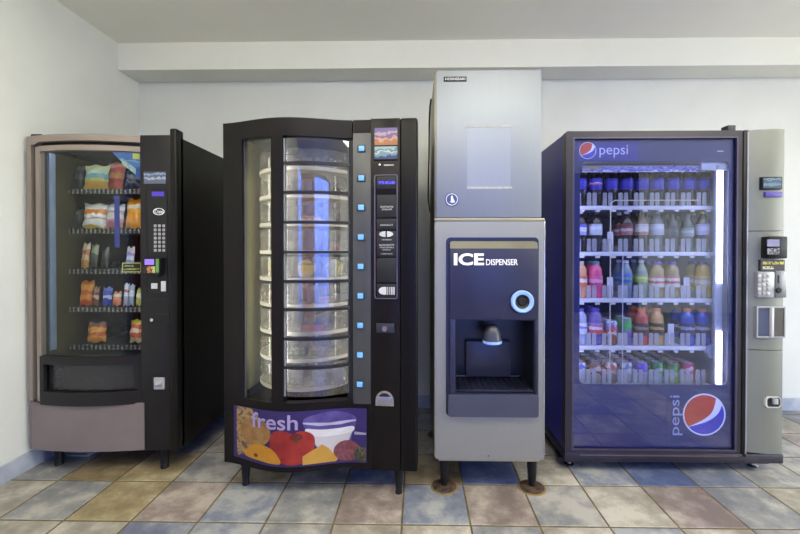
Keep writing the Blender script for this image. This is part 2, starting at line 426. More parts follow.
# delivery bin under the window
MB().strip(lerp(X(43), xr-.001, 20), Z(363), Z(355), lambda x: bow1(x)+.002, .03).build('window_sill', CHAR, M1)
bin_ = MB(); bin_.shell(X(46), xr-.012, .02, .3, Z(391), Z(361), .008); bin_.build('delivery_bin', DEEP, M1)
FLAP = mat('bin_flap_plastic', (38,37,38), .25, c2=(44,43,44), scale=40)
MB().strip(lerp(X(49), X(137), 14), Z(389), Z(364.5), lambda x: bow1(x)+.03, .006).build('bin_flap', FLAP, M1)
for a, b_ in ((X(43), X(48)), (X(138), xr-.001)):
    MB().strip(lerp(a, b_, 3), Z(392), Z(362), lambda x: bow1(x)+.002, .02).build('bin_cheek', CHAR, M1)
MB().strip(lerp(X(43), xr-.001, 20), Z(403), Z(390), lambda x: bow1(x)+.002, .03).build('bin_lip', CHAR, M1)
kk = lambda x: bow1(x)*.55-.004
MB().strip(lerp(X(32), X(144), 22), zb, Z(402), kk, .03).build('kick_panel', TAUPE, M1)
MB().box(X(28.5), X(32.2), 0, .03, zb-.004, Z(401), .003).build('kick_post', TAUPE, M1)
# control column
MB().box(xr, xp, -.004, .03, zb-.002, Z(135.5), .003).build('control_column', CHAR, M1)
MB().box(xp-.002, xe, -.02, .05, zb-.002, Z(129.5), .009, 3).build('hinge_post', BLACKM, M1)
MB().box(X(24)+.03, X(40), .01, .06, zt+.001, zt+.02, .006).build('top_hinge', RUBBER, M1)
SIGN1 = bands('payment_sign_print', ((0,(90,98,120)),(.35,(160,164,168)),(.5,(74,90,118)),(.7,(128,144,164)),(.85,(50,58,78))), 'Z', Z(184), Z(172), nz=.5, scale=60)
MB().box(X(145), X(166.5), -.007, -.003, Z(184), Z(172), .001).build('payment_sign', SIGN1, M1)
rec = MB(); rec.ring(rr(X(147.2),X(168),Z(293.5),Z(189.5),.004,3), rr(X(148.2),X(167.2),Z(292.5),Z(190.5),.004,3), -.007, -.003); rec.build('control_bezel', BLACK, M1)
MB().box(X(148), X(167.5), -.0055, -.0035, Z(293), Z(190)).build('control_panel', DEEP, M1)
PURP = emis('violet_display', (92,78,190), .9)
MB().box(X(153), X(165), -.0075, -.005, Z(196.5), Z(192)).build('display', PURP, M1)
lg = MB(); lg.ring(ell(X(159.8), Z(211.8), .031, .019), ell(X(159.8), Z(211.8), .027, .0155), -.0075, -.005); e = lg.build('maker_badge', WHITEP, M1)
text('badge_lettering', 'Crane', WHITEP, e, X(155.8), X(163.8), Z(213.6), Z(209.6), -.005, .01)
MB().box(X(154), X(158.5), -.007, -.005, Z(220), Z(204)).bm.free()
for r_ in range(7):
    for c_ in range(3):
        cx_, cz_ = X(156.2+4.2*c_), Z(226+4.05*r_)
        MB().box(cx_-.0075, cx_+.0075, -.0095, -.005, cz_-.0075, cz_+.0075, .002).build('key', GREYP, M1)
cr = MB(); cr.prism([(X(147.4),Z(274.5)),(X(162.5),Z(276)),(X(165.5),Z(272)),(X(165.8),Z(257.8)),(X(148.5),Z(258.3))], -.045, -.005); cr = cr.build('card_reader', BLACK, M1)
MB().box(X(150.5), X(159.5), -.0475, -.0445, Z(264.5), Z(258.9)).build('reader_screen', emis('reader_screen_glow', (150,120,230), 1.1), cr)
MB().box(X(161.5), X(164.2), -.048, -.0445, Z(272), Z(258.7)).build('card_slot', mat('green_slot', (96,140,70), .4), cr)
MB().box(X(148.7), X(160.5), -.0475, -.0445, Z(272.5), Z(266)).build('reader_label', bands('reader_label_print', ((0,(30,28,26)),(.4,(190,120,60)),(.6,(40,40,40)),(.75,(190,180,110))), 'X', X(148.7), X(160.5), nz=.8, scale=90), cr)
MB().box(X(152), X(158), -.009, -.005, Z(288.5), Z(283), .001).build('coin_slot', LIGHTP, M1)
MB().box(X(162), X(166.5), -.011, -.005, Z(291), Z(281), .001).build('bill_slot', LIGHTP, M1)
MB().box(xr+.002, xp-.002, -.0046, -.003, Z(299.4), Z(298.8)).build('panel_seam', DEEP, M1)
lk = MB(); lk.ring(rr(X(149.5),X(168.8),Z(324),Z(313.5),.003,2), rr(X(150.2),X(168.1),Z(323.3),Z(314.2),.003,2), -.006, -.003); lk = lk.build('lock_plate', DEEP, M1)
MB().lathe([(0,-.016),(.009,-.016),(.011,-.01),(.011,-.003)], (X(153),0,Z(319.3)), 16, 'y').build('lock', CHROME, lk)
co = MB().box(X(153.4), X(165), -.014, -.003, Z(388.3), Z(376.6), .003).build('coin_return', GREYP, M1)
MB().box(X(156), X(163.5), -.017, -.0135, Z(385), Z(381), .001).build('return_flap', CHROME, co)
MB().box(X(153), X(154.8), -.016, -.003, Z(388.6), Z(376.2)).build('return_cheek', DEEP, co)
LEGP = [(.026,.02),(.03,.03)]
def leg_mesh(h, r0=.019, r1=.027):
    return MB().lathe([(0,0),(r0+.002,0),(r0+.002,.012),(r0,.016),(r1,h-.01),(r1+.012,h-.008),(r1+.012,h),(0,h)], seg=18).mesh('leg', BLACK)
lm1 = leg_mesh(zb-FZ)
for lx, ly in ((X(57.5, .07), .07), (X(166, .07), .05), (.09, D1-.1), (xe-.06, D1-.1)):
    o = link('leg', lm1, M1); o.location = (lx, ly, FZ)
vg = MB(); gx = X(64,.14), X(88,.14); vg.box(*gx, .14, .32, FZ+.006, .085, .004); vg = vg.build('compressor_grille', mat('grille_grey', (120,124,130), .5), M1)
for k in range(4): MB().box(gx[0]+.012, gx[1]-.012, .137, .142, .022+k*.014, .028+k*.014).build('louver', DEEP, vg)
br = MB().box(X(60.2,.12), X(61.6,.12), .10, .13, FZ, zb, .002).build('floor_bracket', BLACKM, M1)
TUBE1 = emis('cool_tube_light', (246,246,255), 9.0)
MB().lathe([(0,0),(.011,0),(.011,1.05),(0,1.05)], (xr+.014, .06, Z(355)+.06), 12).build('lamp_tube', TUBE1, M1)
MB().lathe([(0,0),(.010,0),(.010,xr-.12),(0,xr-.12)], (.08, .055, Z(149.6,.055)), 12, 'x').build('lamp_tube', TUBE1, M1)
MB().box(.046, .075, .05, .09, Z(355)+.01, Z(153,.06), .003).build('side_channel', mat('pale_blue_channel', (120,134,158), .4, c2=(132,146,168)), M1)  # pale blue strip down the left inner edge of the window
# trays, coils, price strips
TY = .17
tray_py = (190.5, 230, 270.5, 308.5, 346)
TRAYM = mat('tray_black', (22,21,18), .5)
COILM = mat('coil_wire', (60,58,50), .35, metal=.8)
PRICE = ticks('price_strip_print', (24,23,20), (150,147,132), .026, .42, 'X', 120)
tz1 = []
tx0, tx1 = X(70, TY), xr-.03
for k, py in enumerate(tray_py):
    z = Z(py, TY); tz1.append(z)
    tr = MB().box(tx0, tx1, TY, D1-.12, z-.012, z, .001).build('tray', TRAYM, M1)
    MB().box(tx0, tx1, TY-.006, TY, z-.02, z+.008).build('price_strip', PRICE, tr)
    n = 5 if k < 2 else 8
    if k == 4: n = 5
    for q in range(n):
        w = (tx1-tx0)/n; cx_ = tx0+w*(q+.5); r_ = min(.038, w*.36) if k in (0,1,4) else w*.36
        path = [(cx_+r_*math.cos(a), TY+.165+.28*a/(2*PI*7), z+.006+r_+r_*math.sin(a)) for a in [2*PI*i/12 for i in range(12*7+1)]]
        MB().tube(path, .0022, 5).build('coil', COILM, tr)
# poster, notice and a painted reflection band on the inside of the pane
dcl = MB(); dcl.strip(lerp(Xb(110.5), xr-.004, 8), lambda x: Z(152.5)-.005-(x-Xb(110.5))/(xr-Xb(110.5))*(Z(152.5)-Z(181)), Z(152.5), lambda x: bow1(x)+.019, .001)
dcl = dcl.build('window_poster', bands('poster_print', ((0,(58,94,160)),(.42,(84,122,180)),(.62,(130,158,192)),(.7,(74,112,176))), 'Z', Z(181), Z(152), nz=.4, scale=14), M1)
yl = mat('yellow_green_print', (196,200,84), .5)
MB().strip(lerp(Xb(131), Xb(138), 3), Z(159), Z(153.5), lambda x: bow1(x)+.0175, .001).build('poster_patch', yl, dcl)
MB().strip(lerp(Xb(120), Xb(134), 6), lambda x: Z(164.5)-(x-Xb(120))*.85, lambda x: Z(158.5)-(x-Xb(120))*.85, lambda x: bow1(x)+.0175, .001).build('poster_lettering', mat('pale_green_print', (196,206,150), .5, c2=(120,160,200), scale=70), dcl)
MB().strip(lerp(Xb(112), Xb(117.3), 3), Z(247.5), Z(196), lambda x: bow1(x)+.019, .001).build('window_sticker', mat('dark_blue_sticker', (40,48,128), .5), M1, label='narrow dark blue sticker strip on the window')  # dark core of a glass reflection, painted on as a blue strip
ys = MB(); yf = lambda x: bow1(x)+.0188
ysx = Xb(119.5), Xb(138.8)
ys = MB().strip(lerp(*ysx, 5), Z(272.3), Z(262.6), lambda x: bow1(x)+.0195, .0008).build('notice_sticker', mat('black_notice', (44,42,30), .5), M1)
ym = mat('yellow_notice_print', (214,206,110), .5)
for a, b_, c_, d_ in ((ysx[0],ysx[1],272.3,271.4),(ysx[0],ysx[1],263.5,262.6),(ysx[0],ysx[0]+.004,271.4,263.5),(ysx[1]-.004,ysx[1],271.4,263.5)):
    MB().strip(lerp(a, b_, 4), Z(c_), Z(d_), yf, .0006).build('notice_border', ym, ys)
for q, (a, b_) in enumerate(((122, 131), (121.5, 137))):
    MB().strip(lerp(Xb(a), Xb(b_), 4), Z(266.6+3.4*q), Z(265+3.4*q), yf, .0006).build('notice_line', mat('yellow_print_line', (214,206,110), .5, c2=(60,56,36), scale=160, lo=.45, hi=.55), ys)

# snacks
def bag_mesh(w, h, t, m, seed=0):
    r = random.Random(seed); bm = bmesh.new(); nx, nz = 9, 11; side = {}
    for s_ in (-1, 1):
        for i in range(nx):
            for j in range(nz):
                u, v = i/(nx-1)*2-1, j/(nz-1)*2-1
                p = max(0, (1-u**4))*max(0, (1-abs(v)**3.2))
                if s_ == 1 and (abs(u) == 1 or abs(v) == 1): side[s_, i, j] = side[-1, i, j]; continue
                wig = 1+.05*math.sin(7*v+seed)*abs(u)
                side[s_, i, j] = bm.verts.new((u*w/2*wig*(1-.06*(1-abs(v))), s_*t/2*p*(1+.25*r.uniform(-1, 1)), (v+1)*h/2+.006*math.sin(5*u+seed)*abs(v)))
        for i in range(nx-1):
            for j in range(nz-1):
                q = [side[s_, i, j], side[s_, i+1, j], side[s_, i+1, j+1], side[s_, i, j+1]]
                bm.faces.new(q if s_ == -1 else q[::-1])
    m_ = MB(); m_.bm.free(); m_.bm = bm
    return m_.mesh('snack', m)
def snack(kind, label, row, px0, px1, py0, stops, cat='snack', tilt=-.14, turn=0, depth=0, t=.05, group=None, nz=.35, scale=30):
    y = TY+.038+depth
    x0, x1 = X(px0, y), X(px1, y); z = tz1[row]+.0115; h = Z(py0, y)-z
    m = bands(kind+'_print', stops, 'Z', 0, h, rough=.3, nz=nz, scale=scale)
    o = link(kind, bag_mesh(x1-x0, h, t, m, int(px0)))
    o.location = F1.W((x0+x1)/2, y+t*.2, z); o.rotation_euler = (tilt, 0, turn)
    tag(o, label, cat, group); return o
sg = 'snacks in the snack machine'
snack('crisp_bag', 'dark grey crisp bag at left end of top snack tray', 0, 74, 82.5, 165, ((0,(48,48,44)),(.4,(78,76,70)),(.6,(56,55,50)),(.8,(96,94,86))), 'snack bag', group=sg)
snack('crisp_bag', 'pale green and yellow crisp bag on top snack tray beside the orange bag', 0, 84, 106, 164, ((0,(206,160,60)),(.28,(212,196,96)),(.42,(120,176,166)),(.62,(196,214,180)),(.8,(214,222,160))), 'snack bag', turn=.15, group=sg)
snack('crisp_bag', 'orange red crisp bag with pale top on top snack tray', 0, 103, 122, 160.5, ((0,(214,92,60)),(.25,(206,74,60)),(.4,(228,150,70)),(.62,(220,96,84)),(.78,(226,160,150)),(.92,(200,110,60))), 'snack bag', tilt=-.2, turn=-.1, depth=.06, group=sg)
snack('crisp_bag', 'dark bag beneath the blue poster corner on top snack tray', 0, 124, 139, 170, ((0,(58,60,64)),(.5,(80,82,88)),(.7,(50,52,58))), 'snack bag', group=sg)
snack('crisp_bag', 'dim black bag at left end of second snack tray', 1, 74, 81, 209, ((0,(40,39,34)),(.5,(64,62,54)),(.7,(46,45,40))), 'snack bag', group=sg)
snack('snack_bag', 'white snack bag with yellow and red banner on second snack tray', 1, 82, 104, 203, ((0,(206,170,70)),(.12,(226,222,210)),(.34,(196,150,140)),(.42,(228,226,216)),(.56,(222,132,40)),(.76,(226,220,206)),(.9,(170,168,160))), 'snack bag', turn=.1, group=sg)
snack('snack_bag', 'pink and white snack bag in middle of second snack tray', 1, 104, 122, 204, ((0,(200,120,130)),(.22,(204,150,170)),(.36,(214,206,190)),(.6,(176,160,160)),(.74,(226,222,216)),(.88,(180,184,190))), 'snack bag', group=sg)
snack('crisp_bag', 'bright orange cheese snack bag at right end of second snack tray', 1, 124.5, 139.5, 198, ((0,(222,150,60)),(.3,(226,150,40)),(.52,(232,166,60)),(.66,(230,214,190)),(.76,(228,146,32))), 'snack bag', turn=.08, group=sg)
snack('snack_bar', 'tan wrapped bar standing at left of third snack tray', 2, 80, 87.5, 243, ((0,(196,140,70)),(.3,(214,180,130)),(.55,(190,110,80)),(.75,(210,190,150))), 'snack bar', t=.03, group=sg)
snack('snack_bar', 'dull green wrapped bar on third snack tray next to the tan bar', 2, 89, 96, 244, ((0,(50,50,40)),(.45,(66,64,50)),(.6,(140,150,116)),(.9,(110,116,96))), 'snack bar', t=.03, group=sg)
snack('snack_bar', 'dark wrapped bar at middle of third snack tray', 2, 100, 107, 247, ((0,(38,37,32)),(.5,(58,56,48)),(.8,(40,38,34))), 'snack bar', t=.03, group=sg)
snack('snack_bar', 'white and lilac wrapped bar above the yellow notice on third snack tray', 2, 124.5, 132.5, 247, ((0,(130,130,190)),(.35,(206,206,216)),(.6,(150,140,196)),(.75,(216,196,190))), 'snack bar', t=.03, group=sg)
snack('candy_bag', 'long orange sweet bag at left of fourth snack tray', 3, 79, 91, 281, ((0,(196,84,40)),(.2,(226,140,44)),(.45,(196,96,34)),(.6,(224,150,50)),(.85,(206,110,40))), 'sweets', turn=.2, t=.035, group=sg)
snack('candy_bag', 'brown and cream sweet bag on fourth snack tray beside the long orange one', 3, 90.5, 97, 287, ((0,(120,70,50)),(.35,(196,160,130)),(.55,(110,66,44)),(.75,(150,110,80))), 'sweets', t=.03, group=sg)
snack('candy_bag', 'blue and white sweet bag on fourth snack tray', 3, 101.5, 110, 287.5, ((0,(60,74,170)),(.35,(196,204,220)),(.55,(70,84,190)),(.8,(120,130,200))), 'sweets', turn=.2, t=.035, group=sg)
snack('candy_bag', 'short orange and white sweet packet on fourth snack tray', 3, 111.5, 119.5, 292, ((0,(220,120,84)),(.4,(226,150,100)),(.62,(230,216,206)),(.85,(222,140,90))), 'sweets', t=.03, group=sg)
snack('candy_bag', 'tall white sweet tube on fourth snack tray', 3, 122.5, 127.2, 283.5, ((0,(190,180,186)),(.4,(230,230,230)),(.6,(190,110,110)),(.7,(232,232,232))), 'sweets', t=.03, turn=.2, group=sg)
snack('candy_bag', 'slim white and grey sweet tube next to the tall one on fourth snack tray', 3, 127.6, 132.5, 284.5, ((0,(150,160,170)),(.4,(220,222,224)),(.7,(176,184,196))), 'sweets', t=.03, turn=.2, group=sg)
snack('candy_bag', 'yellow green sweet packet at right end of fourth snack tray', 3, 135, 139.8, 288, ((0,(190,180,90)),(.4,(216,214,180)),(.7,(160,170,90))), 'sweets', t=.03, group=sg)
snack('pastry_bag', 'orange pastry packet leaning on left half of bottom snack tray', 4, 87, 102.5, 323, ((0,(226,150,56)),(.3,(200,104,48)),(.5,(228,160,70)),(.75,(170,90,70)),(.9,(150,120,110))), 'pastry', turn=.35, group=sg)
snack('pastry_bag', 'yellow and red pastry packet at right end of bottom snack tray', 4, 128, 139.8, 320, ((0,(206,180,110)),(.2,(196,84,60)),(.42,(226,200,150)),(.6,(206,90,70)),(.78,(222,190,70))), 'pastry', group=sg)

# ================================================================== FRESH FOOD CAROUSEL MACHINE
Y2 = 1.985; A2 = math.radians(-3.4)
F2 = Frame((at(223.5, 250, Y2).x, Y2, 0), A2)
M2 = thing('vending_machine', 'dark brown carousel food vending machine with fruit poster and nine round-fronted doors', 'vending machine', F2.loc, A2)
X = F2.X
Z = lambda py, d=0.0, px=300: F2.Z(py, d, px)
W2 = X(417.5); xm = X(352)
z0, z1 = Z(462, 0, 224), Z(123.5, 0, 224)
def bow2(x):
    return -.07*(.5-.5*math.cos(2*PI*min(max(x/xm, 0), 1)))**.8
DXA, DXB = None, None
def bowd(x):
    u = (x-DXA)/(DXB-DXA)*2-1; return bow2(DXA)*(1-(u+1)/2)+bow2(DXB)*(u+1)/2-.036*(1-u*u)+.004
def Xq(px):
    return X(px, bow2(X(px, bow2(X(px)))))
DK = mat('dark_brown_enamel', (20,17,16), .34, c2=(24,20,19), scale=4, spec=.16)
DK2 = mat('near_black_enamel', (14,12,12), .36, c2=(17,15,15), scale=4, spec=.16)
LINE2 = mat('carousel_lining', (120,114,80), .5, c2=(132,126,92), scale=5)
D2 = .72
MB().shell(.005, W2-.05, .03, D2, z0+.01, z1-.004, .03, tx=W2-.044-X(371)).build('cabinet', DK2, M2)
MB().box(X(371)-.012, X(371), .06, D2-.035, Z(403), z1-.04).build('side_lining', LINE2, M2)
MB().box(.037, .045, .06, D2-.035, Z(403), z1-.04).build('side_lining', LINE2, M2)
MB().box(.046, X(371)-.013, D2-.045, D2-.035, Z(403), z1-.04).build('back_lining', LINE2, M2)
N = lambda a, b_: lerp(a, b_, max(3, int(abs(b_-a)/.018)))
ztop = Z(136.5, -.045)
MB().strip(N(0, xm), ztop, z1, bow2, .04).build('door_head', DK, M2)
MB().strip(N(0, Xq(242.5)), Z(402), ztop, bow2, .04).build('door_post', DK, M2)
MB().strip(N(Xq(236.5), Xq(243.5)), Z(399), ztop, lambda x: bow2(x)+.014, .02).build('door_trim', mat('slate_trim', (64,66,76), .35), M2)
MB().strip(N(Xq(271.5), Xq(283)), Z(402), ztop, lambda x: bow2(x)-.004, .05).build('mullion', DK, M2)
MB().strip(N(0, xm), z0, Z(398.5), bow2, .04).build('lower_door', DK, M2)
MB().strip(N(Xq(347), Xq(353.2)), Z(402), ztop, lambda x: bow2(x)+.012, .03).build('door_jamb', DEEP, M2)
bz = MB(); bz.box(X(353), X(371), -.002, .04, Z(402), Z(134.5), .002); bz = bz.build('selection_strip', mat('selection_strip_grey', (60,61,60), .4, c2=(66,67,66)), M2)
MB().box(xm-.004, X(371), -.001, .04, z0-.006, Z(402)).build('strip_base', DK, M2)
MB().box(X(353), X(372), -.001, .04, Z(134.5), z1).build('strip_head', DK, M2)
BTN = mat('blue_button', (96,150,214), .35, emit=.35)
BTNR = mat('button_collar', (50,58,66), .4)
for k in range(9):
    cx_, cz_ = X(361.8-.25*k), F2.Z(148.8+29.4*k, 0, 361)
    b_ = MB().box(cx_-.021, cx_+.021, -.006, -.001, cz_-.018, cz_+.018, .004).build('collar', BTNR, bz)
    MB().box(cx_-.014, cx_+.014, -.010, -.004, cz_-.013, cz_+.013, .003).build('select_button', BTN, bz)
# right column with the coin works
Z = lambda py, d=0.0, px=388: F2.Z(py, d, px)
MB().box(X(371), X(400), -.004, .04, z0-.006, z1+.004, .002).build('control_column', DK, M2)
MB().box(X(400), W2, -.006, .06, z0-.008, z1+.005, .012, 4).build('edge_post', DK2, M2)
pic = MB().box(X(374), X(398.3), -.009, -.003, Z(160.5), Z(127.5), .002).build('sign_holder', DEEP, M2)
MB().box(X(375), X(397.6), -.011, -.008, Z(145.5), Z(128.5)).build('sunset_picture', bands('sunset_print', ((0,(156,100,60)),(.25,(176,134,112)),(.45,(104,84,122)),(.65,(158,132,136)),(.8,(92,82,130))), 'Z', Z(145.5), Z(128.5), nz=.7, scale=40), pic)
MB().box(X(375), X(397.6), -.011, -.008, Z(159.5), Z(147)).build('shore_picture', bands('shore_print', ((0,(50,64,96)),(.3,(104,130,142)),(.5,(160,172,168)),(.65,(86,118,118)),(.8,(134,158,158))), 'Z', Z(159.5), Z(147), nz=.8, scale=40), pic)
MB().lathe([(0,-.012),(.006,-.011),(.009,-.003)], (X(380),0,Z(165.3)), 12, 'y').build('knob', CHROME, M2)
MB().box(X(384), X(394), -.005, -.003, Z(165.9), Z(164.6)).build('caption', GREYP, M2)
bz2 = MB().ring(rr(X(374.5),X(397.8),Z(298.8),Z(174.8),.01), rr(X(375.7),X(396.8),Z(297.8),Z(175.8),.008), -.010, -.003).build('control_bezel', mat('satin_bezel', (120,118,124), .3, metal=.8), M2)
cp = MB().box(X(375.6), X(397), -.005, -.003, Z(298), Z(175.6)).build('control_panel', DK2, M2)
MB().box(X(377), X(396.3), -.008, -.004, Z(189), Z(176.5), .001).build('display', DEEP, cp)
MB().box(X(378.5), X(395), -.009, -.0078, Z(184.4), Z(181.6)).build('display_readout', mat('blue_readout', (70,64,226), .4, c2=(14,12,36), scale=170, lo=.46, hi=.56, emit=1.1), cp)
for a, b_ in ((195, 217.5), (219, 229.5), (231, 256.5), (258, 282), (284, 297.2)):
    MB().box(X(377), X(396.3), -.008, -.004, Z(b_), Z(a), .001).build('instruction_plate', DEEP, cp)
for a, b_, c_, d_ in ((380.5, 393.5, 206, 207.9), (382, 392, 208.7, 210.4), (380.5, 393, 224.3, 226), (382, 392, 239, 240.4), (379.5, 394.5, 244.2, 245.8), (380, 394, 246.7, 248.2), (382.5, 391, 249, 250.5), (381, 392.5, 253.2, 254.4)):
    MB().box(X(a), X(b_), -.009, -.0075, Z(d_), Z(c_)).build('caption', mat('caption_print', (150,150,150), .5, c2=(60,60,60), scale=220, lo=.45, hi=.55), cp)
for s_ in (-1, 1):
    p = [(X(386.6)+s_*.004+s_*.03*math.cos(a)*(1), Z(234.2)+.014*math.sin(a)) for a in lerp(-PI/2, PI/2, 9)]
    MB().prism(p if s_ > 0 else p[::-1], -.014, -.007).build('rotate_button', LIGHTP, cp)
MB().prism([(X(379)+.026-.026*math.cos(a), Z(290.6)+.019*math.sin(a)) for a in lerp(-PI/2, PI/2, 9)] + [(X(386.5),Z(286.8)),(X(386.5),Z(294.4))], -.012, -.007).build('bill_mouth', LIGHTP, cp)
for k in range(4): MB().box(X(387.2+2.1*k), X(388.5+2.1*k), -.012, -.007, Z(294.4), Z(286.8)).build('bill_guide', LIGHTP if k > 1 else GREYP, cp)
lk = MB().box(X(376.5), X(394.5), -.008, -.003, Z(332.5), Z(323.3), .002).build('lock_plate', mat('lock_slate', (42,42,46), .4), M2)
MB().lathe([(0,-.014),(.013,-.014),(.016,-.008),(.016,-.004)], (X(384.7),0,Z(328.6)), 16, 'y').build('lock', CHROME, lk)
cr_ = [(X(375.8),Z(405)),(X(394),Z(405)),(X(394),Z(399.5))] + [((X(375.8)+X(394))/2+(X(394)-X(375.8))/2*math.cos(a), Z(399.5)+.048*math.sin(a)) for a in lerp(.15, PI-.15, 11)] + [(X(375.8),Z(399.5))]
co = MB().prism(cr_, -.014, -.003).build('coin_return', CHROME, M2)
cc = [((X(375.8)+X(394))/2+(p[0]-(X(375.8)+X(394))/2)*.74, Z(400)+(p[1]-Z(400))*.72+.002) for p in cr_]
MB().prism(cc, -.016, -.0135).build('return_cup', DEEP, co)
MB().box(X(377.5), X(392), -.02, -.0155, Z(403.8), Z(395.5), .002).build('return_flap', mat('satin_flap', (150,150,152), .35, metal=.8), co)
# window panes and the nine curved doors
Z = lambda py, d=0.0, px=300: F2.Z(py, d, px)
CLEAR = glass('carousel_glass', (240,242,238), 1.5)
MB().strip(N(Xq(243), Xq(272)), Z(398.5), ztop, lambda x: bow2(x)+.02, .004).build('window_pane', CLEAR, M2)
hk = MB().box(X(242.3), X(244.3), bow2(X(243))+.002, bow2(X(243))+.02, Z(212), Z(205), .001).build('pane_clip', CHROME, M2)
DOORG = glass('door_clear_plastic', (240,242,246), 1.9)
div = [137, 163.4, 192.6, 222.5, 252.4, 281.6, 309.7, 339.0, 367.6, 398]
dz = [Z(p, -.06) for p in div]
DXA, DXB = Xq(282.5), Xq(349)
RAIL = mat('door_rail', (20,18,18), .35)
for k in range(9):
    za, zb_ = dz[k+1]+.008, dz[k]-.006
    dr = MB().strip(N(Xq(283), Xq(348.6)), za, zb_, lambda x: bowd(x)+.006, .004).build('vend_door', DOORG, M2)
    if k < 8: MB().strip(N(Xq(282.5), Xq(349)), dz[k+1]-.006, dz[k+1]+.008, lambda x: bowd(x)-.002, .03).build('door_rail', RAIL, dr)
    MB().strip(N(Xq(283.3), Xq(285)), za, zb_, lambda x: bowd(x)+.002, .004).build('door_edge', glass('door_edge_plastic', (225,226,232), 1.5, .5), dr)
# carousel drum
DCX, DCY, DR = X(311, .315), .315, .272
TRAYW = mat('cream_tray_plastic', (176,170,156), .4, c2=(186,180,166), scale=6)
PARTM = glass('partition_plastic', (240,238,232), 1.5, .55, (236,233,226))
WALLM = glass('tray_wall_plastic', (242,240,234), 1.45, .3, (238,234,224))
dzt = [dz[k+1]+.002 for k in range(9)]
for k in range(9):
    tr = MB().lathe([(0,0),(DR,0),(DR+.006,.002),(DR+.006,.02),(DR,.02),(DR,.012),(0,.012)], (DCX, DCY, dzt[k]-.012), 40).build('carousel_tray', TRAYW, M2)
    hgt = (dz[k]-dz[k+1])-.03
    for q in range(10):
        a = 2*PI*q/10+.22; c_, s_ = math.cos(a), math.sin(a); p = Vector((-s_, c_, 0))*.002
        v = []
        mb = MB()
        vs = []
        for r_, zz in ((.05, 0), (.115, 0), (.115, hgt), (.05, hgt)):
            for sg_ in (-1, 1): vs.append((DCX+r_*c_+sg_*p.x, DCY+r_*s_+sg_*p.y, dzt[k]+zz+.001))
        mb._hull(vs, [(0,2,3,1),(2,4,5,3),(4,6,7,5),(6,0,1,7),(0,6,4,2),(1,3,5,7)])
        mb.build('partition', PARTM, tr)
for k, tr in enumerate([o for o in M2.children if o.name.startswith('carousel_tray')]):
    hgt = (dz[k]-dz[k+1])-.028
    MB().lathe([(DR+.001,.0205-.012),(DR+.004,.0205-.012),(DR+.004,hgt),(DR+.001,hgt)], (DCX, DCY, dzt[k]), 48).build('tray_wall', WALLM, tr)
MB().lathe([(0,0),(.045,0),(.045,dz[0]-dz[9]-.02),(0,dz[0]-dz[9]-.02)], (DCX, DCY, dz[9]), 20).build('carousel_post', TRAYW, M2)
TUBE = emis('tube_light', (255,248,238), 17.0)
for lx, ly in ((.05, .075), (X(276.5, 0), -.002), (X(371)-.035, .075)):
    MB().lathe([(0,0),(.009,0),(.009,1.2),(0,1.2)], (lx, ly, Z(398)+.05), 12).build('lamp_tube', TUBE, M2)
# poster
def pmat(name, c, rough=.5, c2=None, **k):
    k_ = lambda v: tuple(q*.76 for q in v)
    return mat(name, k_(c), rough, c2=k_(c2) if c2 else None, **k)
pz0, pz1 = Z(463.3, -.03), Z(408.8, -.03); px0, px1 = Xq(233.3), X(366.5)
pyf = lambda x: bow2(x)-.0015
PB = mat('poster_violet', (38,24,76), .4, c2=(46,32,90), scale=6)
lo_ = lambda x: pz0+.012*(1-min(1, (x-px0)/.2)) if x < px0+.2 else pz0
ps = MB().strip(N(px0, px1), lo_, pz1, pyf, .0014).build('poster', PB, M2)
def shape(name, pts, m, lay, round_=True):
    """printed patch on the curved poster"""
    if round_ and len(pts) < 24:
        n, q = len(pts), []
        for i in range(n):
            A, B_, C_, D_ = pts[i-1], pts[i], pts[(i+1) % n], pts[(i+2) % n]
            for k in range(4):
                t = k/4; q.append(tuple(.5*(2*B_[j]+(C_[j]-A[j])*t+(2*A[j]-5*B_[j]+4*C_[j]-D_[j])*t*t+(-A[j]+3*B_[j]-3*C_[j]+D_[j])*t**3) for j in (0,1)))
        pts = q
    bm = bmesh.new()
    cxp = sum(p[0] for p in pts)/len(pts); czp = sum(p[1] for p in pts)/len(pts)
    def cl(p):
        x = min(max(p[0], px0+.002), px1-.002); return x, min(max(p[1], lo_(x)+.001), pz1-.001)
    rings = []
    for f in (1.0, .66, .33):
        rings.append([bm.verts.new((q[0], pyf(q[0])-.0006*lay, q[1])) for q in [cl((cxp+(p[0]-cxp)*f, czp+(p[1]-czp)*f)) for p in pts]])
    c = cl((cxp, czp)); c = bm.verts.new((c[0], pyf(c[0])-.0006*lay, c[1])); n = len(pts)
    for a, b_ in zip(rings, rings[1:]):
        for i in range(n): bm.faces.new((a[i], a[(i+1) % n], b_[(i+1) % n], b_[i]))
    for i in range(n): bm.faces.new((rings[-1][i], rings[-1][(i+1) % n], c))
    mb = MB(); mb.bm.free(); mb.bm = bm
    return mb.build(name, m, ps)
pp = lambda a, b_: (X(a, -.05), Z(b_, -.05))
def pe(cx_, cz_, rx, rz, n=28): return [pp(cx_+rx*math.cos(a), cz_-rz*math.sin(a)) for a in [2*PI*i/n for i in range(n)]]
WHEAT = pmat('wheat_print', (206,168,104), .45, c2=(120,86,70), scale=55, lo=.45, hi=.6)
BREAD = pmat('bread_print', (196,150,84), .45, c2=(168,116,58), scale=30)
MILK = pmat('milk_print', (236,230,226), .45, c2=(226,216,214), scale=10)
shape('printed_wheat', [pp(*p) for p in ((233,408),(240,411),(247,407),(252,413),(258,416),(255,440),(245,456),(238,459),(233,456))], WHEAT, 1)
shape('printed_bread', pe(254, 433.5, 17.5, 14.5), BREAD, 2)
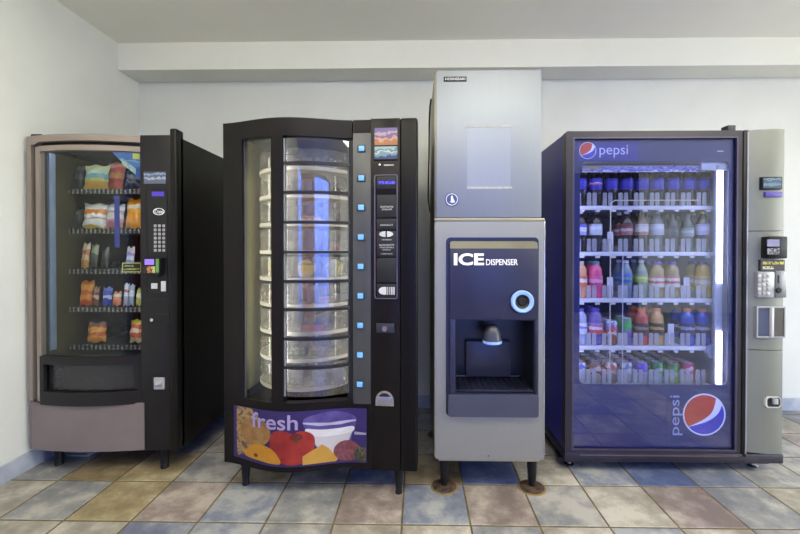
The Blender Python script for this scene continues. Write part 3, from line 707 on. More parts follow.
gl = [pp(*p) for p in ((303,422),(309,416),(330,412.5),(348,416),(354,422),(350,436),(346,452),(338,458),(320,452),(310,438))]
shape('printed_glass', gl, pmat('glass_print', (84,66,146), .4, c2=(116,100,176), scale=12), 2)
shape('printed_milk', [pp(*p) for p in ((306,429),(318,431.5),(335,431.5),(350,429.5),(347,441),(343,452),(335,458),(322,454),(312,440))], MILK, 3)
shape('printed_milk_foam', [pp(*p) for p in ((306,428),(320,430),(337,430),(351,428.5),(350,434),(335,437),(320,437),(308,434))], pmat('foam_print', (246,243,240), .45), 4)
shape('printed_glass_rim', [pp(*p) for p in ((303,421.5),(318,424.5),(338,424.5),(354,421.5),(353.5,423),(338,426.2),(318,426.2),(303.5,423))], pmat('rim_print', (206,200,226), .4), 5, False)
shape('printed_plate', [pp(*p) for p in ((352,434),(366,435),(366,437),(352,437))], pmat('plate_print', (186,180,200), .4), 3, False)
shape('printed_salami', pe(345, 453, 13.5, 10.5), pmat('salami_print', (128,58,66), .45, c2=(158,96,96), scale=60), 5)
shape('printed_seeds', [pp(*p) for p in ((352,452),(360,449),(366,452),(366.5,463),(354,463))], pmat('seed_print', (120,116,76), .45, c2=(60,52,40), scale=90, lo=.42, hi=.56), 6)
shape('printed_apple', [pp(*p) for p in ((270.5,443),(272,434),(279,429.5),(288,430.5),(294,432.5),(300,430),(308,431),(313.5,436),(314,446),(310,455),(303,461.5),(295,463.5),(285,462.5),(277,457),(272,450))], pmat('apple_print', (164,30,30), .4, c2=(204,66,48), scale=9), 5)
shape('printed_apple_hollow', pe(297, 435.5, 6.5, 3.6, 16), pmat('hollow_print', (132,28,24), .4), 6)
shape('printed_stalk', [pp(*p) for p in ((296,441),(297.5,436),(300.5,433.5),(301.5,434.5),(299,437.5),(298,441.5))], pmat('stalk_print', (70,84,40), .4), 7)
shape('printed_orange', [pp(*p) for p in ((243,459),(246,451),(253,446),(262,445),(271,447.5),(278,453),(282,461.5),(275,462.8),(262,461.5))], pmat('orange_print', (232,154,30), .4, c2=(238,170,44), scale=20), 6)
shape('printed_orange_navel', pe(255.5, 456.5, 2.2, 1.8, 10), pmat('navel_print', (90,64,30), .4), 7)
shape('printed_cheese', [pp(*p) for p in ((303,455),(321,444.8),(327,449),(336,461),(334,463),(303,463.5))], pmat('cheese_print', (236,184,76), .4, c2=(230,170,60), scale=8), 7, False)
text('poster_lettering', 'fresh', pmat('lilac_print', (196,180,226), .4), ps, X(249.5,-.06), X(298,-.06), Z(429.5,-.06), Z(414.2,-.06), 0, .012, yfun=lambda x: pyf(x)-.0006*8)
lm2 = leg_mesh(z0-FZ-.004, .016, .026)
for lx, ly in ((X(246,.06), .05), (X(399,.05), .04), (.08, D2-.1), (W2-.08, D2-.1)):
    o = link('leg', lm2, M2); o.location = (lx, ly, FZ)
# food on the carousel
def on_tray(k, px, r=.2):
    """a spot near the tray's front edge seen at the given picture column"""
    y = DCY-r
    if px < 272: return DCX-.215, DCY-.06, dzt[k]+.0015
    return X(px, y), y, dzt[k]+.0015
def place(o, p, rz=0, f=F2): o.location = f.W(*p); o.rotation_euler = (0, 0, f.rot+rz); return o
def food_cup(label, k, px, lidm, turn=0, r=.049, back=.172):
    x, y, z = on_tray(k, px, back)
    t = thing('food_cup', label, 'food cup', F2.W(x, y, z), F2.rot+turn, 'cups on the carousel')
    MB().lathe([(0,.05),(r*.8,.05),(r*.94,0),(0,0)], (0,0,r), 24, 'y').build('cup', mat('cup_plastic', (220,216,200), .4), t)
    MB().lathe([(0,-.006),(r*.95,-.006),(r,-.003),(r,.003),(0,.003)], (0,0,r), 24, 'y').build('lid', lidm, t)
YL = bands('yellow_lid_print', ((0,(214,206,140)),(.35,(214,194,60)),(.55,(220,200,44)),(.72,(130,116,40)),(.8,(222,204,50))), 'Z', 0, .098, nz=.3, scale=40)
YL2 = bands('white_yellow_lid_print', ((0,(206,214,220)),(.55,(214,222,226)),(.68,(206,190,60)),(.9,(216,200,50))), 'X', -.049, .049, nz=.3, scale=30)
food_cup('round cup with bright yellow lid facing out, middle carousel tier', 4, 306, YL)
food_cup('round cup with pale lid and yellow edge, middle carousel tier', 4, 334, YL2, back=.12)
food_cup('round yellow-lidded cup behind the narrow left pane, middle carousel tier', 4, 261, YL, -.9, .046)
def tub(label, k, px, stops, w=.11, d_=.07, h=.05, turn=0, name='food_tub', cat='food tub', r=.195, sc=50):
    x, y, z = on_tray(k, px, r)
    t = thing(name, label, cat, F2.W(x, y, z), F2.rot+turn, 'packed food on the carousel')
    MB().box(-w/2, w/2, 0, d_, 0, h*.8, .008).build('tub', bands('food_colour', stops, 'Z', 0, h, nz=.9, scale=sc), t)
    MB().box(-w/2-.003, w/2+.003, -.003, d_+.003, h*.8+.0005, h, .003).build('lid', glass('tub_lid', (235,238,238), 1.5, .3), t)
gr = ((0,(90,120,60)),(.3,(150,170,96)),(.5,(84,110,56)),(.7,(190,180,120)),(.85,(120,150,80)))
tub('salad tub with green leaves, left side of eighth carousel tier', 7, 297, gr, .085)
tub('salad tub with brown topping in middle of eighth carousel tier', 7, 316, ((0,(110,140,70)),(.3,(176,140,80)),(.5,(140,100,60)),(.7,(150,170,96)),(.85,(200,190,150))), .07)
tub('flat green salad tub at right of eighth carousel tier', 7, 332, gr, .07, h=.035, r=.15)
tub('leafy green salad tub behind the narrow left pane', 7, 261, gr, .07, h=.07, turn=-.9)
tub('low tub with orange red label in middle of seventh carousel tier', 6, 312, ((0,(206,90,60)),(.5,(196,70,50)),(.75,(190,176,170))), .12, h=.036, sc=20)
tub('brown sandwich pack with white filling on third carousel tier', 2, 310, ((0,(170,110,60)),(.25,(230,224,210)),(.5,(160,100,56)),(.75,(196,150,90))), .11, h=.055, name='sandwich_pack', cat='sandwich')
tub('tan sandwich pack behind the narrow left pane, second carousel tier', 1, 261, ((0,(190,150,100)),(.4,(226,214,190)),(.7,(176,130,80))), .08, h=.08, turn=-.9, name='sandwich_pack', cat='sandwich')
tub('small white and pink pot on sixth carousel tier', 5, 323, ((0,(214,206,206)),(.4,(206,130,120)),(.6,(220,214,214))), .055, h=.05, name='dessert_pot', cat='dessert pot')
tub('reddish wrapped roll at right of fourth carousel tier', 3, 334, ((0,(150,80,60)),(.4,(196,160,140)),(.7,(140,70,56))), .05, h=.06, r=.14, name='wrapped_roll', cat='sandwich')
tub('orange snack box behind the narrow left pane, sixth carousel tier', 5, 261, ((0,(206,120,80)),(.4,(220,206,190)),(.7,(190,110,80))), .07, h=.07, turn=-.9, name='snack_box', cat='snack box')
CF = glass('cutlery_pack_film', (236,238,244), 1.6, .35, (214,218,236))
for px, lb in ((295, 'clear cutlery packet at left of bottom carousel tier'), (318, 'clear cutlery packet in middle of bottom carousel tier'), (338, 'clear cutlery packet at right of bottom carousel tier'), (261, 'clear bluish packet behind the narrow left pane, bottom tier')):
    x, y, z = on_tray(8, px, .22)
    o = link('cutlery_packet', bag_mesh(.075, .10, .03, CF, px)); place(o, (x, y, z), .5 if px < 270 else 0); tag(o, lb, 'packet', 'packets on the bottom carousel tier')
    o.location.z += .009

# ================================================================== ICE MACHINES
Y3 = 1.975
F3 = Frame((at(434.5, 250, Y3).x, Y3, 0))
X, Z = F3.X, F3.Z
STEEL = brushed('brushed_steel_grey', (132,137,143), .5, (138,143,149))
STEELW = brushed('brushed_steel_warm', (150,149,138), .5, (156,155,144))
STEELB = brushed('steel_side', (150,144,124), .45, (158,152,132))
W3 = X(544.5); D3 = .68
zi0, zi1 = Z(458.5), Z(221.5)
ICE = thing('ice_dispenser', 'stainless floor-standing ice dispenser with navy front between the carousel and drinks machines', 'ice dispenser', F3.loc)
bx0, bx1, bz0, bz1 = X(446), X(538.5), Z(415.5), Z(237.5)
O = rr(.004, W3, zi0, zi1, .006, 6); I = rr(bx0, bx1, bz0, bz1, .022, 6)
MB().ring(O, I, 0, .012).build('front_panel', STEELW, ICE)
MB().shell(.0, W3+.002, .0125, D3, zi0+.004, zi1-.002, .012).build('cabinet', STEELB, ICE)
MB().box(W3-.003, W3+.003, -.002, .012, zi0, zi1, .001).build('edge_trim', CHROME, ICE)
MB().box(.02, W3-.02, .001, .02, zi0-.012, zi0-.001, .002).build('bottom_rail', STEELB, ICE)
NAVY = mat('navy_plastic', (32,34,60), .38, c2=(37,39,66), scale=4)
NAVYD = mat('dark_navy_plastic', (22,23,40), .35)
SLATE = mat('slate_plastic', (58,59,74), .42, c2=(63,64,80), scale=5)
MB().ring(rr(bx0, bx1, bz0, bz1, .022, 6), rr(X(449.5), X(537), Z(413), Z(241), .018, 6), -.004, .03).build('fascia_bezel', NAVYD, ICE)
ax0, ax1, az0, az1 = X(454.5), X(534.5), Z(392.5), Z(318.5)
# sloping ledge topping the fascia, reflected light put into its colour
lg = MB(); pts = [(-.002, Z(241)), (-.016, Z(248.5)), (.03, Z(248.5)), (.03, Z(241))]
vs = [(x_, p[0], p[1]) for x_ in (X(450), X(537)) for p in pts]
lg._hull(vs, [(0,1,2,3),(4,7,6,5),(0,4,5,1),(1,5,6,2),(2,6,7,3),(3,7,4,0)]); lg.build('fascia_ledge', mat('ledge_grey', (86,81,64), .35), ICE)
pan = MB(); pan.box(X(449.5), X(537), -.016, .02, az1, Z(248.3), .003); pan = pan.build('fascia', NAVY, ICE)
text('ice_lettering', 'ICE', WHITEP, pan, X(453.5), X(483.5), Z(265.2), Z(253.2), -.0165, .035)
text('dispenser_lettering', 'DISPENSER', WHITEP, pan, X(485.5), X(517), Z(265), Z(259), -.0165, .012)
cs = MB(); cs.tube([(X(497), -.0165, az1+.002), (X(501), -.0165, Z(317)), (X(509), -.0165, Z(299))], .0012, 6); cs.build('crease', SLATE, pan)
MB().box(X(455), X(501), -.0175, -.016, az1, az1+.005).build('alcove_edge', NAVYD, pan)
bcx, bcz = X(521.2), Z(300.8)
RINGB = mat('pale_blue_ring', (134,166,226), .35, emit=.12)
bt = MB().lathe([(.034,-.002),(.036,-.014),(.05,-.018),(.056,-.012),(.056,0),(.034,0)], (bcx, -.016, bcz), 32, 'y').build('push_button', RINGB, pan)
MB().lathe([(0,-.008),(.016,-.010),(.022,-.004),(.034,-.012),(.036,-.004),(.036,0)], (bcx, -.016, bcz), 28, 'y').build('button_core', DEEP, bt)
MB().lathe([(.057,0),(.060,-.004),(.063,0)], (bcx, -.016, bcz), 28, 'y').build('button_collar', NAVYD, bt)
# alcove
al = MB(); al.shell(ax0, ax1, -.012, .2, az0, az1, .006); al = al.build('alcove', mat('alcove_black', (18,18,24), .3), ICE)
MB().box(X(449.5), ax0+.002, -.018, .01, az0-.002, az1, .004).build('alcove_post', NAVY, ICE)
MB().box(ax1-.002, X(537), -.018, .01, az0-.002, az1, .004).build('alcove_post', NAVYD, ICE)
MB().box(X(466,.15), X(511,.15), .15, .19, az0+.035, Z(341,.15), .006).build('splash_plate', mat('splash_slate', (44,45,60), .35, c2=(49,50,66)), ICE)
nz_ = MB().lathe([(0,.078),(.02,.076),(.034,.062),(.043,.03),(.047,0),(.04,-.004),(0,-.004)], (X(493,.03), .045, Z(341.5,.0)), 24).build('ice_chute', mat('chute_slate', (58,58,68), .35), ICE)
MB().lathe([(.0485,-.002),(.0495,-.006),(.0475,-.016),(.03,-.018),(.03,-.002)], (X(493,.03), .045, Z(341.5,.0)), 24).build('chute_ring', RINGB, nz_)
dt = MB().box(ax0+.008, ax1-.008, -.01, .19, az0+.007, az0+.02, .003).build('drip_tray', NAVYD, ICE)
for k in range(12):
    xx = ax0+.03+k*(ax1-ax0-.06)/11
    MB().box(xx-.003, xx+.003, .0, .18, az0+.0205, az0+.026).build('grille_bar', BLACK, dt)
MB().box(ax0+.02, ax1-.03, .17, .176, az0+.027, az0+.034).build('tray_lip', SLATE, dt)
lip = MB(); lip.prism(rr(X(448), X(537.6), Z(414.5), az0, .012, 4), -.026, .02); lip.build('lower_lip', SLATE, ICE)
MB().lathe([(0,-.003),(.004,-.003),(.005,0)], (X(489), 0, Z(455.3)), 10, 'y').build('screw', CHROME, ICE)
RUST = mat('rusted_flange', (96,74,58), .6, c2=(52,44,40), scale=40, metal=.3)
CAULK = mat('stained_caulk', (140,116,62), .8, c2=(112,94,54), scale=30)
for lx, ly in ((X(444.5,.05), .05), (X(532.5,.05), .05), (.05, D3-.06), (W3-.05, D3-.06)):
    lg = MB().lathe([(0,.01),(.017,.01),(.017,.03),(.020,.034),(.027,zi0-.016),(.036,zi0-.014),(.036,zi0-.0125),(0,zi0-.0125)], (lx, ly, FZ), 18).build('leg', BLACK, ICE)
    MB().lathe([(0,0),(.062,0),(.062,.006),(.05,.011),(.018,.014),(0,.014)], (lx, ly, FZ), 28).build('floor_flange', RUST, lg)
    MB().lathe([(.061,0),(.071,0),(.068,.003),(.061,.004)], (lx, ly, FZ), 28).build('caulk_ring', CAULK, lg)
# upper unit
mz0, mz1 = Z(218.5), Z(70)
MK = thing('ice_maker', 'plain grey steel ice maker with blue round badge stacked on the ice dispenser', 'ice maker', F3.W(0, 0, zi1+.001))
o_ = zi1
WM = X(541.5)
MB().box(.0, W3, -.002, .025, 0, mz0-o_, .003).build('seam_trim', STEELB, MK)
MB().box(.006, WM, .001, .02, mz0-o_+.0005, mz1-o_, .006, 3).build('front_panel', STEEL, MK)
MB().box(.0, WM+.002, .0205, D3-.02, .0005, mz1-o_-.004, .004).build('cabinet', STEELB, MK)
pl = MB().box(X(443.5), X(466.3), -.002, .0012, Z(82)-o_, Z(77.2)-o_, .001).build('name_plate', DEEP, MK)
text('name_lettering', 'HOSHIZAKI', PALE, pl, X(445), X(465), Z(80.8)-o_, Z(78.4)-o_, -.0022, .01)
bd = MB().lathe([(0,-.003),(.033,-.003),(.035,-.001),(.035,.001)], (X(451.7), 0, Z(199.8)-o_), 28, 'y').build('round_badge', mat('badge_navy', (52,66,116), .4), MK)
MB().ring(ell(X(451.7), Z(199.8)-o_, .030, .030), ell(X(451.7), Z(199.8)-o_, .0265, .0265), -.0038, -.003).build('badge_ring', PALE, bd)
bw = MB(); cx_, cz_ = X(451.7), Z(199.8)-o_
bw.prism([(cx_-.003,cz_+.018),(cx_+.004,cz_+.019),(cx_+.007,cz_+.006),(cx_+.012,cz_-.004),(cx_+.017,cz_-.014),(cx_+.004,cz_-.017),(cx_-.010,cz_-.012),(cx_-.003,cz_-.006),(cx_-.005,cz_+.006)], -.0042, -.003); bw.build('badge_mark', PALE, bd)
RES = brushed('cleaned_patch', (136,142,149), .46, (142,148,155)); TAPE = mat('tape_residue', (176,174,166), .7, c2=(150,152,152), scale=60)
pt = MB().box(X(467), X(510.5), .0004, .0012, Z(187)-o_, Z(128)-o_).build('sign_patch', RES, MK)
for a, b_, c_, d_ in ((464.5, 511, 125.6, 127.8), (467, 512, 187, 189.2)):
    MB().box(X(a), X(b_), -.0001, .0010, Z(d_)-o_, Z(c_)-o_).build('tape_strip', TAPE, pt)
cord = MB(); x_ = -.012
cord.tube([F3.W(*p) for p in ((x_,.16,Z(87)),(x_-.004,.2,Z(92)),(x_-.006,.27,Z(105)),(x_-.004,.38,1.78),(x_-.004,.5,1.66),(x_-.002,.62,1.55),(.0,.70,1.48),(.06,.715,1.4),(.08,.71,.9),(.09,.72,.012))], .0045, 8)
tag(cord.build('power_cord', RUBBER), 'thin black cord hanging down the left side of the steel ice maker', 'cord')

# ================================================================== DRINKS MACHINE
Y4 = 2.18
F4 = Frame((at(565.5, 250, Y4).x, Y4, 0))
X = F4.X
Z = lambda py, d=0.0, px=670: F4.Z(py, d, px)
W4 = X(783.5); D4 = .80
DR4 = thing('vending_machine', 'wide blue glass-front drinks vending machine with silver coin column', 'vending machine', F4.loc)
zb4, zt4 = Z(461), Z(131)
BLUE = mat('cobalt_paint', (36,34,140), .35, c2=(42,40,150), scale=4)
BLUEI = mat('blue_lining', (66,80,132), .5, c2=(72,86,140), scale=5)
FRAMEM = mat('purple_black_frame', (34,28,38), .35, c2=(40,34,44))
PALEI = mat('pale_lining', (176,184,200), .45, c2=(184,192,208), scale=5)
MB().shell(.004, W4-.03, .05, D4, zb4, zt4-.004, .03, tx=W4-.03-X(742)).build('cabinet', BLUE, DR4)
gx0, gx1 = X(572.5), X(736)
gz0, gz1 = Z(449.5), Z(137.8)
O = rr(0, X(741.5), Z(453), zt4, .008, 4); I = rr(gx0, gx1, gz0, gz1, .006, 4)
MB().ring(O, I, -.006, .05).build('door_frame', FRAMEM, DR4)
MB().ring(rr(gx0-.004, gx1+.004, gz0-.004, gz1+.004, .006, 4), rr(gx0+.006, gx1-.004, gz0+.004, gz1-.004, .005, 4), -.008, -.004).build('door_trim', mat('frame_bead', (74,70,92), .3, metal=.4), DR4)
wx0, wx1, wz0, wz1 = X(579.5,.02), X(727.5,.02), Z(384.5,.02), Z(161.5,.02)
MASKM = mat('blue_door_print', (32,42,96), .35, c2=(36,47,102), scale=3)
MB().ring(rr(gx0, gx1, gz0, gz1, .006, 5), rr(wx0, wx1, wz0, wz1, .03, 5), .016, .02).build('door_mask', MASKM, DR4)
GL4 = glass('drinks_door_glass', (232,236,251), 1.72)
MB().box(gx0-.002, gx1+.002, .006, .011, gz0-.002, gz1+.002).build('window_pane', GL4, DR4)
# printed brand marks on the door
LOGOB = mat('deep_blue_banner', (32,28,132), .4)
bn = MB().box(X(577.5,.013), X(637.5,.013), .0135, .0145, Z(160.5,.013), Z(141.8,.013)).build('brand_banner', LOGOB, DR4)
REDM = mat('logo_red', (206,62,40), .4); LBM = mat('logo_blue', (50,50,178), .4); LWM = mat('logo_white', (232,232,240), .45)
def globe(cx_, cz_, r, y, parent, rot=0):
    def cv(pts): return pts
    def R(p): return cx_+r*(p[0]*math.cos(rot)-p[1]*math.sin(rot)), cz_+r*(p[0]*math.sin(rot)+p[1]*math.cos(rot))
    def cr_(P, n=6):
        out = []; Q = [P[0]]+P+[P[-1]]
        for i in range(1, len(Q)-2):
            for k in range(n):
                t = k/n; a, b_, c_, d_ = Q[i-1], Q[i], Q[i+1], Q[i+2]
                out.append(tuple(.5*(2*b_[j]+(c_[j]-a[j])*t+(2*a[j]-5*b_[j]+4*c_[j]-d_[j])*t*t+(-a[j]+3*b_[j]-3*c_[j]+d_[j])*t**3) for j in (0,1)))
        return out+[P[-1]]
    arc = lambda a, b_: [(.93*math.cos(math.radians(t)), .93*math.sin(math.radians(t))) for t in lerp(a, b_, 26)]
    g_ = MB().prism([R((math.cos(a), math.sin(a))) for a in lerp(0, 2*PI*(47/48), 48)], y-.0006, y).build('brand_globe', LWM, parent)
    MB().prism([R(p) for p in arc(54, 218) + cr_([(-.73,-.575),(-.1,-.27),(.36,.12),(.55,.75)])[1:-1]], y-.0012, y-.0006).build('globe_red', REDM, g_)
    MB().prism([R(p) for p in arc(-141, 28) + cr_([(.82,.437),(.62,.02),(.1,-.34),(-.72,-.59)])[1:-1]], y-.0012, y-.0006).build('globe_blue', LBM, g_)
ly = .0133
globe(X(587.3,ly), Z(150.2,ly), X(595.8,ly)-X(587.3,ly), ly, bn)
text('brand_lettering', 'pepsi', mat('lilac_white_print', (206,204,240), .45), bn, X(599,ly), X(627.5,ly), Z(157.5,ly), Z(144.8,ly), ly, -.002)
dm = link('brand_print', None, DR4)
lower = MB().box(X(668,ly), X(729,ly), .0148, .0158, Z(440,ly), Z(390,ly)).build('brand_panel', MASKM, DR4)
globe(X(705.2,ly), Z(414.3,ly), X(726.7,ly)-X(705.2,ly), ly, lower)
text('brand_lettering', 'pepsi', mat('grey_blue_print', (160,168,206), .45), lower, X(671,ly), X(683.5,ly), Z(435,ly), Z(395.5,ly), ly, -.002, up=True)
bpy.data.objects.remove(dm)
MB().box(X(718.5), X(724.5), .013, .0145, Z(151.2), Z(150.3)).build('door_mark', PALE, DR4)
# silver column
SILV = mat('silver_paint', (122,124,114), .4, c2=(127,129,119), scale=4, metal=.35)
sx0, sx1 = X(746), W4
def bow4(x):
    u = (x-sx0)/(sx1-sx0); return -.035*math.sin(PI*min(1, u*.62+.12))-.0+(.05*max(0, u-.86)/.14 if u > .86 else 0)
sxs = lerp(sx0, sx1, 22)
for nm, a, b_ in (('upper_column', 231, 131.5), ('middle_column', 348, 231.6), ('lower_column', 450, 348.6)):
    MB().strip(sxs, Z(b_ if False else a), Z(b_), bow4, .06).build(nm, SILV, DR4)
MB().box(X(741.3), sx0+.004, -.012, .05, zb4+.03, zt4, .004).build('column_gap', BLACK, DR4)
MB().box(X(744.4), X(745.6), -.016, -.01, zb4+.05, zt4-.01).build('gap_bead', mat('grey_bead', (150,150,160), .3, metal=.5), DR4)
MB().box(sx0, W4-.012, .03, .3, zb4+.03, zt4-.003).build('column_housing', FRAMEM, DR4)
yb = lambda px: bow4(X(px))
lcd = MB().box(X(759.5,-.03), X(779.5,-.03), -.044, -.02, Z(190,-.03), Z(177.5,-.03), .002).build('price_display', BLACK, DR4)
MB().box(X(760.5,-.03), X(778,-.03), -.046, -.0435, Z(188.8,-.03), Z(178.8,-.03)).build('display_screen', bands('lcd_print', ((0,(54,66,88)),(.25,(86,118,130)),(.5,(50,70,100)),(.7,(96,128,134)),(.85,(40,54,78))), 'Z', Z(189,-.03), Z(178,-.03), nz=.7, scale=60), lcd)
MB().box(X(763,-.03), X(779.8,-.03), -.044, -.02, Z(197.3,-.03), Z(192.2,-.03), .001).build('violet_sign', mat('violet_sign_print', (74,62,140), .4), DR4)
rd = MB().box(X(763,-.04), X(782,-.04), -.075, -.02, Z(258.5,-.04), Z(236.5,-.04), .008).build('card_reader', BLACK, DR4)
MB().box(X(767,-.075), X(779,-.075), -.078, -.0745, Z(246.5,-.07), Z(239.5,-.07)).build('reader_screen', mat('reader_screen_grey', (110,110,140), .3, emit=.15), rd)
MB().box(X(767,-.075), X(779,-.075), -.078, -.0745, Z(254.5,-.07), Z(248.2,-.07)).build('reader_label', mat('reader_label_grey', (130,130,136), .4, c2=(40,40,46), scale=120, lo=.45, hi=.55), rd)
st = MB().box(X(759,-.03), X(783,-.03), -.041, -.02, Z(270.5,-.03), Z(259.8,-.03)).build('warning_sticker', mat('sticker_black', (34,34,40), .4), DR4)
MB().box(X(761,-.03), X(782,-.03), -.0425, -.0408, Z(264.2,-.03), Z(261.5,-.03)).build('sticker_line', mat('yellow_caption', (206,190,70), .5, c2=(40,38,30), scale=110, lo=.5, hi=.6), st)
MB().box(X(761,-.03), X(772,-.03), -.0425, -.0408, Z(269,-.03), Z(266.3,-.03)).build('sticker_line', mat('white_caption', (190,186,150), .5, c2=(40,38,30), scale=110, lo=.5, hi=.6), st)
kp = MB().box(X(756,-.03), X(772.5,-.03), -.045, -.01, Z(297,-.03), Z(271.5,-.03), .003).build('keypad', mat('keypad_silver', (146,146,146), .35, metal=.4), DR4)
for r_ in range(5):
    for c_ in range(3):
        MB().box(X(758.6+4.6*c_,-.05), X(761.4+4.6*c_,-.05), -.05, -.0445, Z(277.3+4.3*r_,-.05), Z(274.6+4.3*r_,-.05), .001).build('key', GREYP if (r_+c_) % 3 else LIGHTP, kp)
cp = MB().box(X(773,-.03), X(784,-.03), -.047, -.01, Z(297,-.03), Z(270.5,-.03), .003).build('coin_plate', mat('coin_plate_grey', (120,120,120), .35, metal=.6), DR4)
MB().box(X(777.5,-.045), X(779,-.045), -.049, -.0465, Z(283,-.045), Z(275,-.045)).build('coin_slot', DEEP, cp)
MB().lathe([(0,-.008),(.012,-.008),(.016,-.001)], (X(778.5,-.045), -.046, Z(290,-.045)), 14, 'y').build('return_knob', DEEP, cp)
bw = MB().ring(rr(X(755.5,-.03), X(784,-.03), Z(337,-.03), Z(306,-.03), .004, 2), rr(X(756.8,-.03), X(783,-.03), Z(335.6,-.03), Z(307.4,-.03), .004, 2), -.042, -.01).build('bill_recess', mat('recess_silver', (150,150,152), .35, metal=.5), DR4)
MB().box(X(756.5,-.03), X(769,-.03), -.036, -.02, Z(336,-.03), Z(307,-.03)).build('recess_window', mat('recess_blue_grey', (72,78,98), .15), bw)
MB().box(X(771.5,-.03), X(783.3,-.03), -.038, -.02, Z(336,-.03), Z(307,-.03)).build('recess_window', mat('recess_olive', (78,76,70), .2), bw)
MB().box(X(769,-.03), X(771.5,-.03), -.05, -.02, Z(336,-.03), Z(307,-.03), .002).build('recess_bar', LIGHTP, bw)
cr4 = MB().ring(rr(X(765,-.03), X(780.5,-.03), Z(406.5,-.03), Z(395.5,-.03), .018, 5), rr(X(766.5,-.03), X(779.8,-.03), Z(405.6,-.03), Z(396.4,-.03), .015, 5), -.042, -.01).build('coin_return', mat('return_silver', (180,178,172), .35), DR4)
MB().box(X(766,-.03), X(780,-.03), -.037, -.02, Z(406,-.03), Z(396,-.03)).build('return_cup', DEEP, cr4)
MB().box(X(772,-.03), X(776.5,-.03), -.05, -.036, Z(402.5,-.03), Z(397,-.03), .002).build('return_flap', GREYP, cr4)
# base, feet, hinge
MB().box(-.004, W4, -.012, .5, zb4-.004, Z(452.5), .006).build('base_rail', FRAMEM, DR4)
MB().box(X(580), X(738), -.014, -.011, Z(455.2), Z(454.2)).build('base_bead', mat('base_bead_grey', (90,84,96), .3, metal=.4), DR4)
for lx, ly, w in ((.05, .05, .07), (W4-.1, .05, .06), (.05, D4-.1, .07), (W4-.1, D4-.1, .06)):
    f_ = MB().box(lx-w, lx+w, ly-.02, ly+.06, zb4-.028, zb4-.002, .004).build('foot_bracket', BLACK, DR4)
    MB().lathe([(0,0),(.024,0),(.026,.006),(.012,.011),(.012,zb4-.026-FZ),(0,zb4-.026-FZ)], (lx, ly+.02, FZ), 16).build('levelling_foot', CHROME, f_)
MB().box(X(728.5), X(736.5), .01, .06, zt4+.0005, Z(124.8), .003).build('top_hinge', mat('hinge_dark_green', (34,42,44), .5), DR4)
MB().box(X(770), X(783), .0, .05, zt4+.0005, zt4+.006, .002).build('column_cap', BLACK, DR4)
# interior
rx0, rx1 = X(579.5,.1), X(714,.1)
MB().box(.05, X(742)-.012, D4-.05, D4-.04, zb4+.3, zt4-.06).build('back_lining', BLUEI, DR4)
MB().box(X(742)-.012, X(742)-.001, .06, D4-.04, zb4+.3, zt4-.06).build('side_lining', PALEI, DR4)
MB().box(.05, X(742)-.013, .06, D4-.05, Z(160,.06), Z(160,.06)+.01).build('top_lining', PALEI, DR4)
LED = emis('led_strip', (234,228,255), 10.0)
for a, b_ in ((283, 164.5), (384, 331)):
    MB().box(X(717.5,.05), X(722.3,.05), .045, .055, Z(a,.05), Z(b_,.05), .003).build('led_strip', LED, DR4)
MB().box(X(716.5,.05), X(723.5,.05), .056, .075, Z(384.3,.05), Z(164,.05)).build('led_channel', PALEI, DR4)
MB().box(X(577,.05)-.012, X(577,.05)-.004, .045, .055, Z(383,.05), Z(164,.05)).build('led_strip', LED, DR4)
lh = MB().box(X(700,.04), X(727,.04), .03, .05, Z(170.5,.04), Z(160.5,.04), .002).build('lamp_housing', PALEI, DR4)
MB().box(X(715.6,.03), X(718.2,.03), .027, .031, Z(169,.03), Z(165.5,.03)).build('housing_switch', GREYP, lh)
RY = .11
RAILW = mat('white_shelf', (206,208,214), .45, c2=(216,218,224), scale=10)
STOP = glass('clear_product_stop', (236,238,246), 1.5, .62, (236,238,242))
WPUSH = mat('white_pusher', (206,208,216), .5)
shelf_py = (207.5, 253.5, 300, 347.5, 386.5)
lanes = [580.5+15.35*k for k in range(9)]
sz = []
SHX1 = X(713.5, RY)
for k, py in enumerate(shelf_py):
    z = Z(py, RY); sz.append(z+.012)
    sh = MB().box(rx0-.03, SHX1, RY, D4-.07, z-.006, z+.008, .001).build('shelf', RAILW, DR4)
    if k < 4:
        MB().box(rx0-.03, SHX1, RY-.012, RY, z-.014, z+.010, .004).build('shelf_rail', RAILW, sh)
        for q in range(9):
            xx = X(lanes[q]-7.6, RY+.04)
            MB().box(xx+.02, xx+.045, RY-.014, RY-.004, z-.026, z-.0145, .001).build('price_clip', PALE, sh)
    for q in range(10):
        xx = X(580.5+15.35*q-7.7, RY+.04)
        if xx > SHX1: continue
        h = .085 if k < 4 else .1
        MB().box(xx-.002, xx+.002, RY+.004, D4-.08, z+.0085, z+.045).build('lane_divider', STOP, sh)
        if q == 9 and k == 4: continue
        for s_ in (-1, 1):
            mb = MB(); mb.prism(rr(xx+s_*.0155-.0115, xx+s_*.0155+.0115, z+.011, z+h, .006, 3), RY-.008, RY-.004); mb.build('product_stop', STOP, sh)
for k, lane in ((1, 2), (2, 2), (2, 7), (3, 6)):
    xx = X(lanes[lane], RY+.04); z = sz[k]-.003
    MB().prism(rr(xx-.017, xx+.017, z, z+.118, .004, 2), RY+.05, RY+.056).build('lane_pusher', WPUSH, DR4)
PRINT = bands('header_print', ((0,(206,206,226)),(.25,(84,74,190)),(.5,(186,186,226)),(.6,(90,80,196)),(.75,(214,214,232))), 'Z', Z(172.5,.06), Z(165,.06), nz=1.2, scale=40)
hd = MB().box(X(582,.06), X(705,.06), .06, .064, Z(171.8,.06), Z(165.2,.06)).build('header_strip', PRINT, DR4)
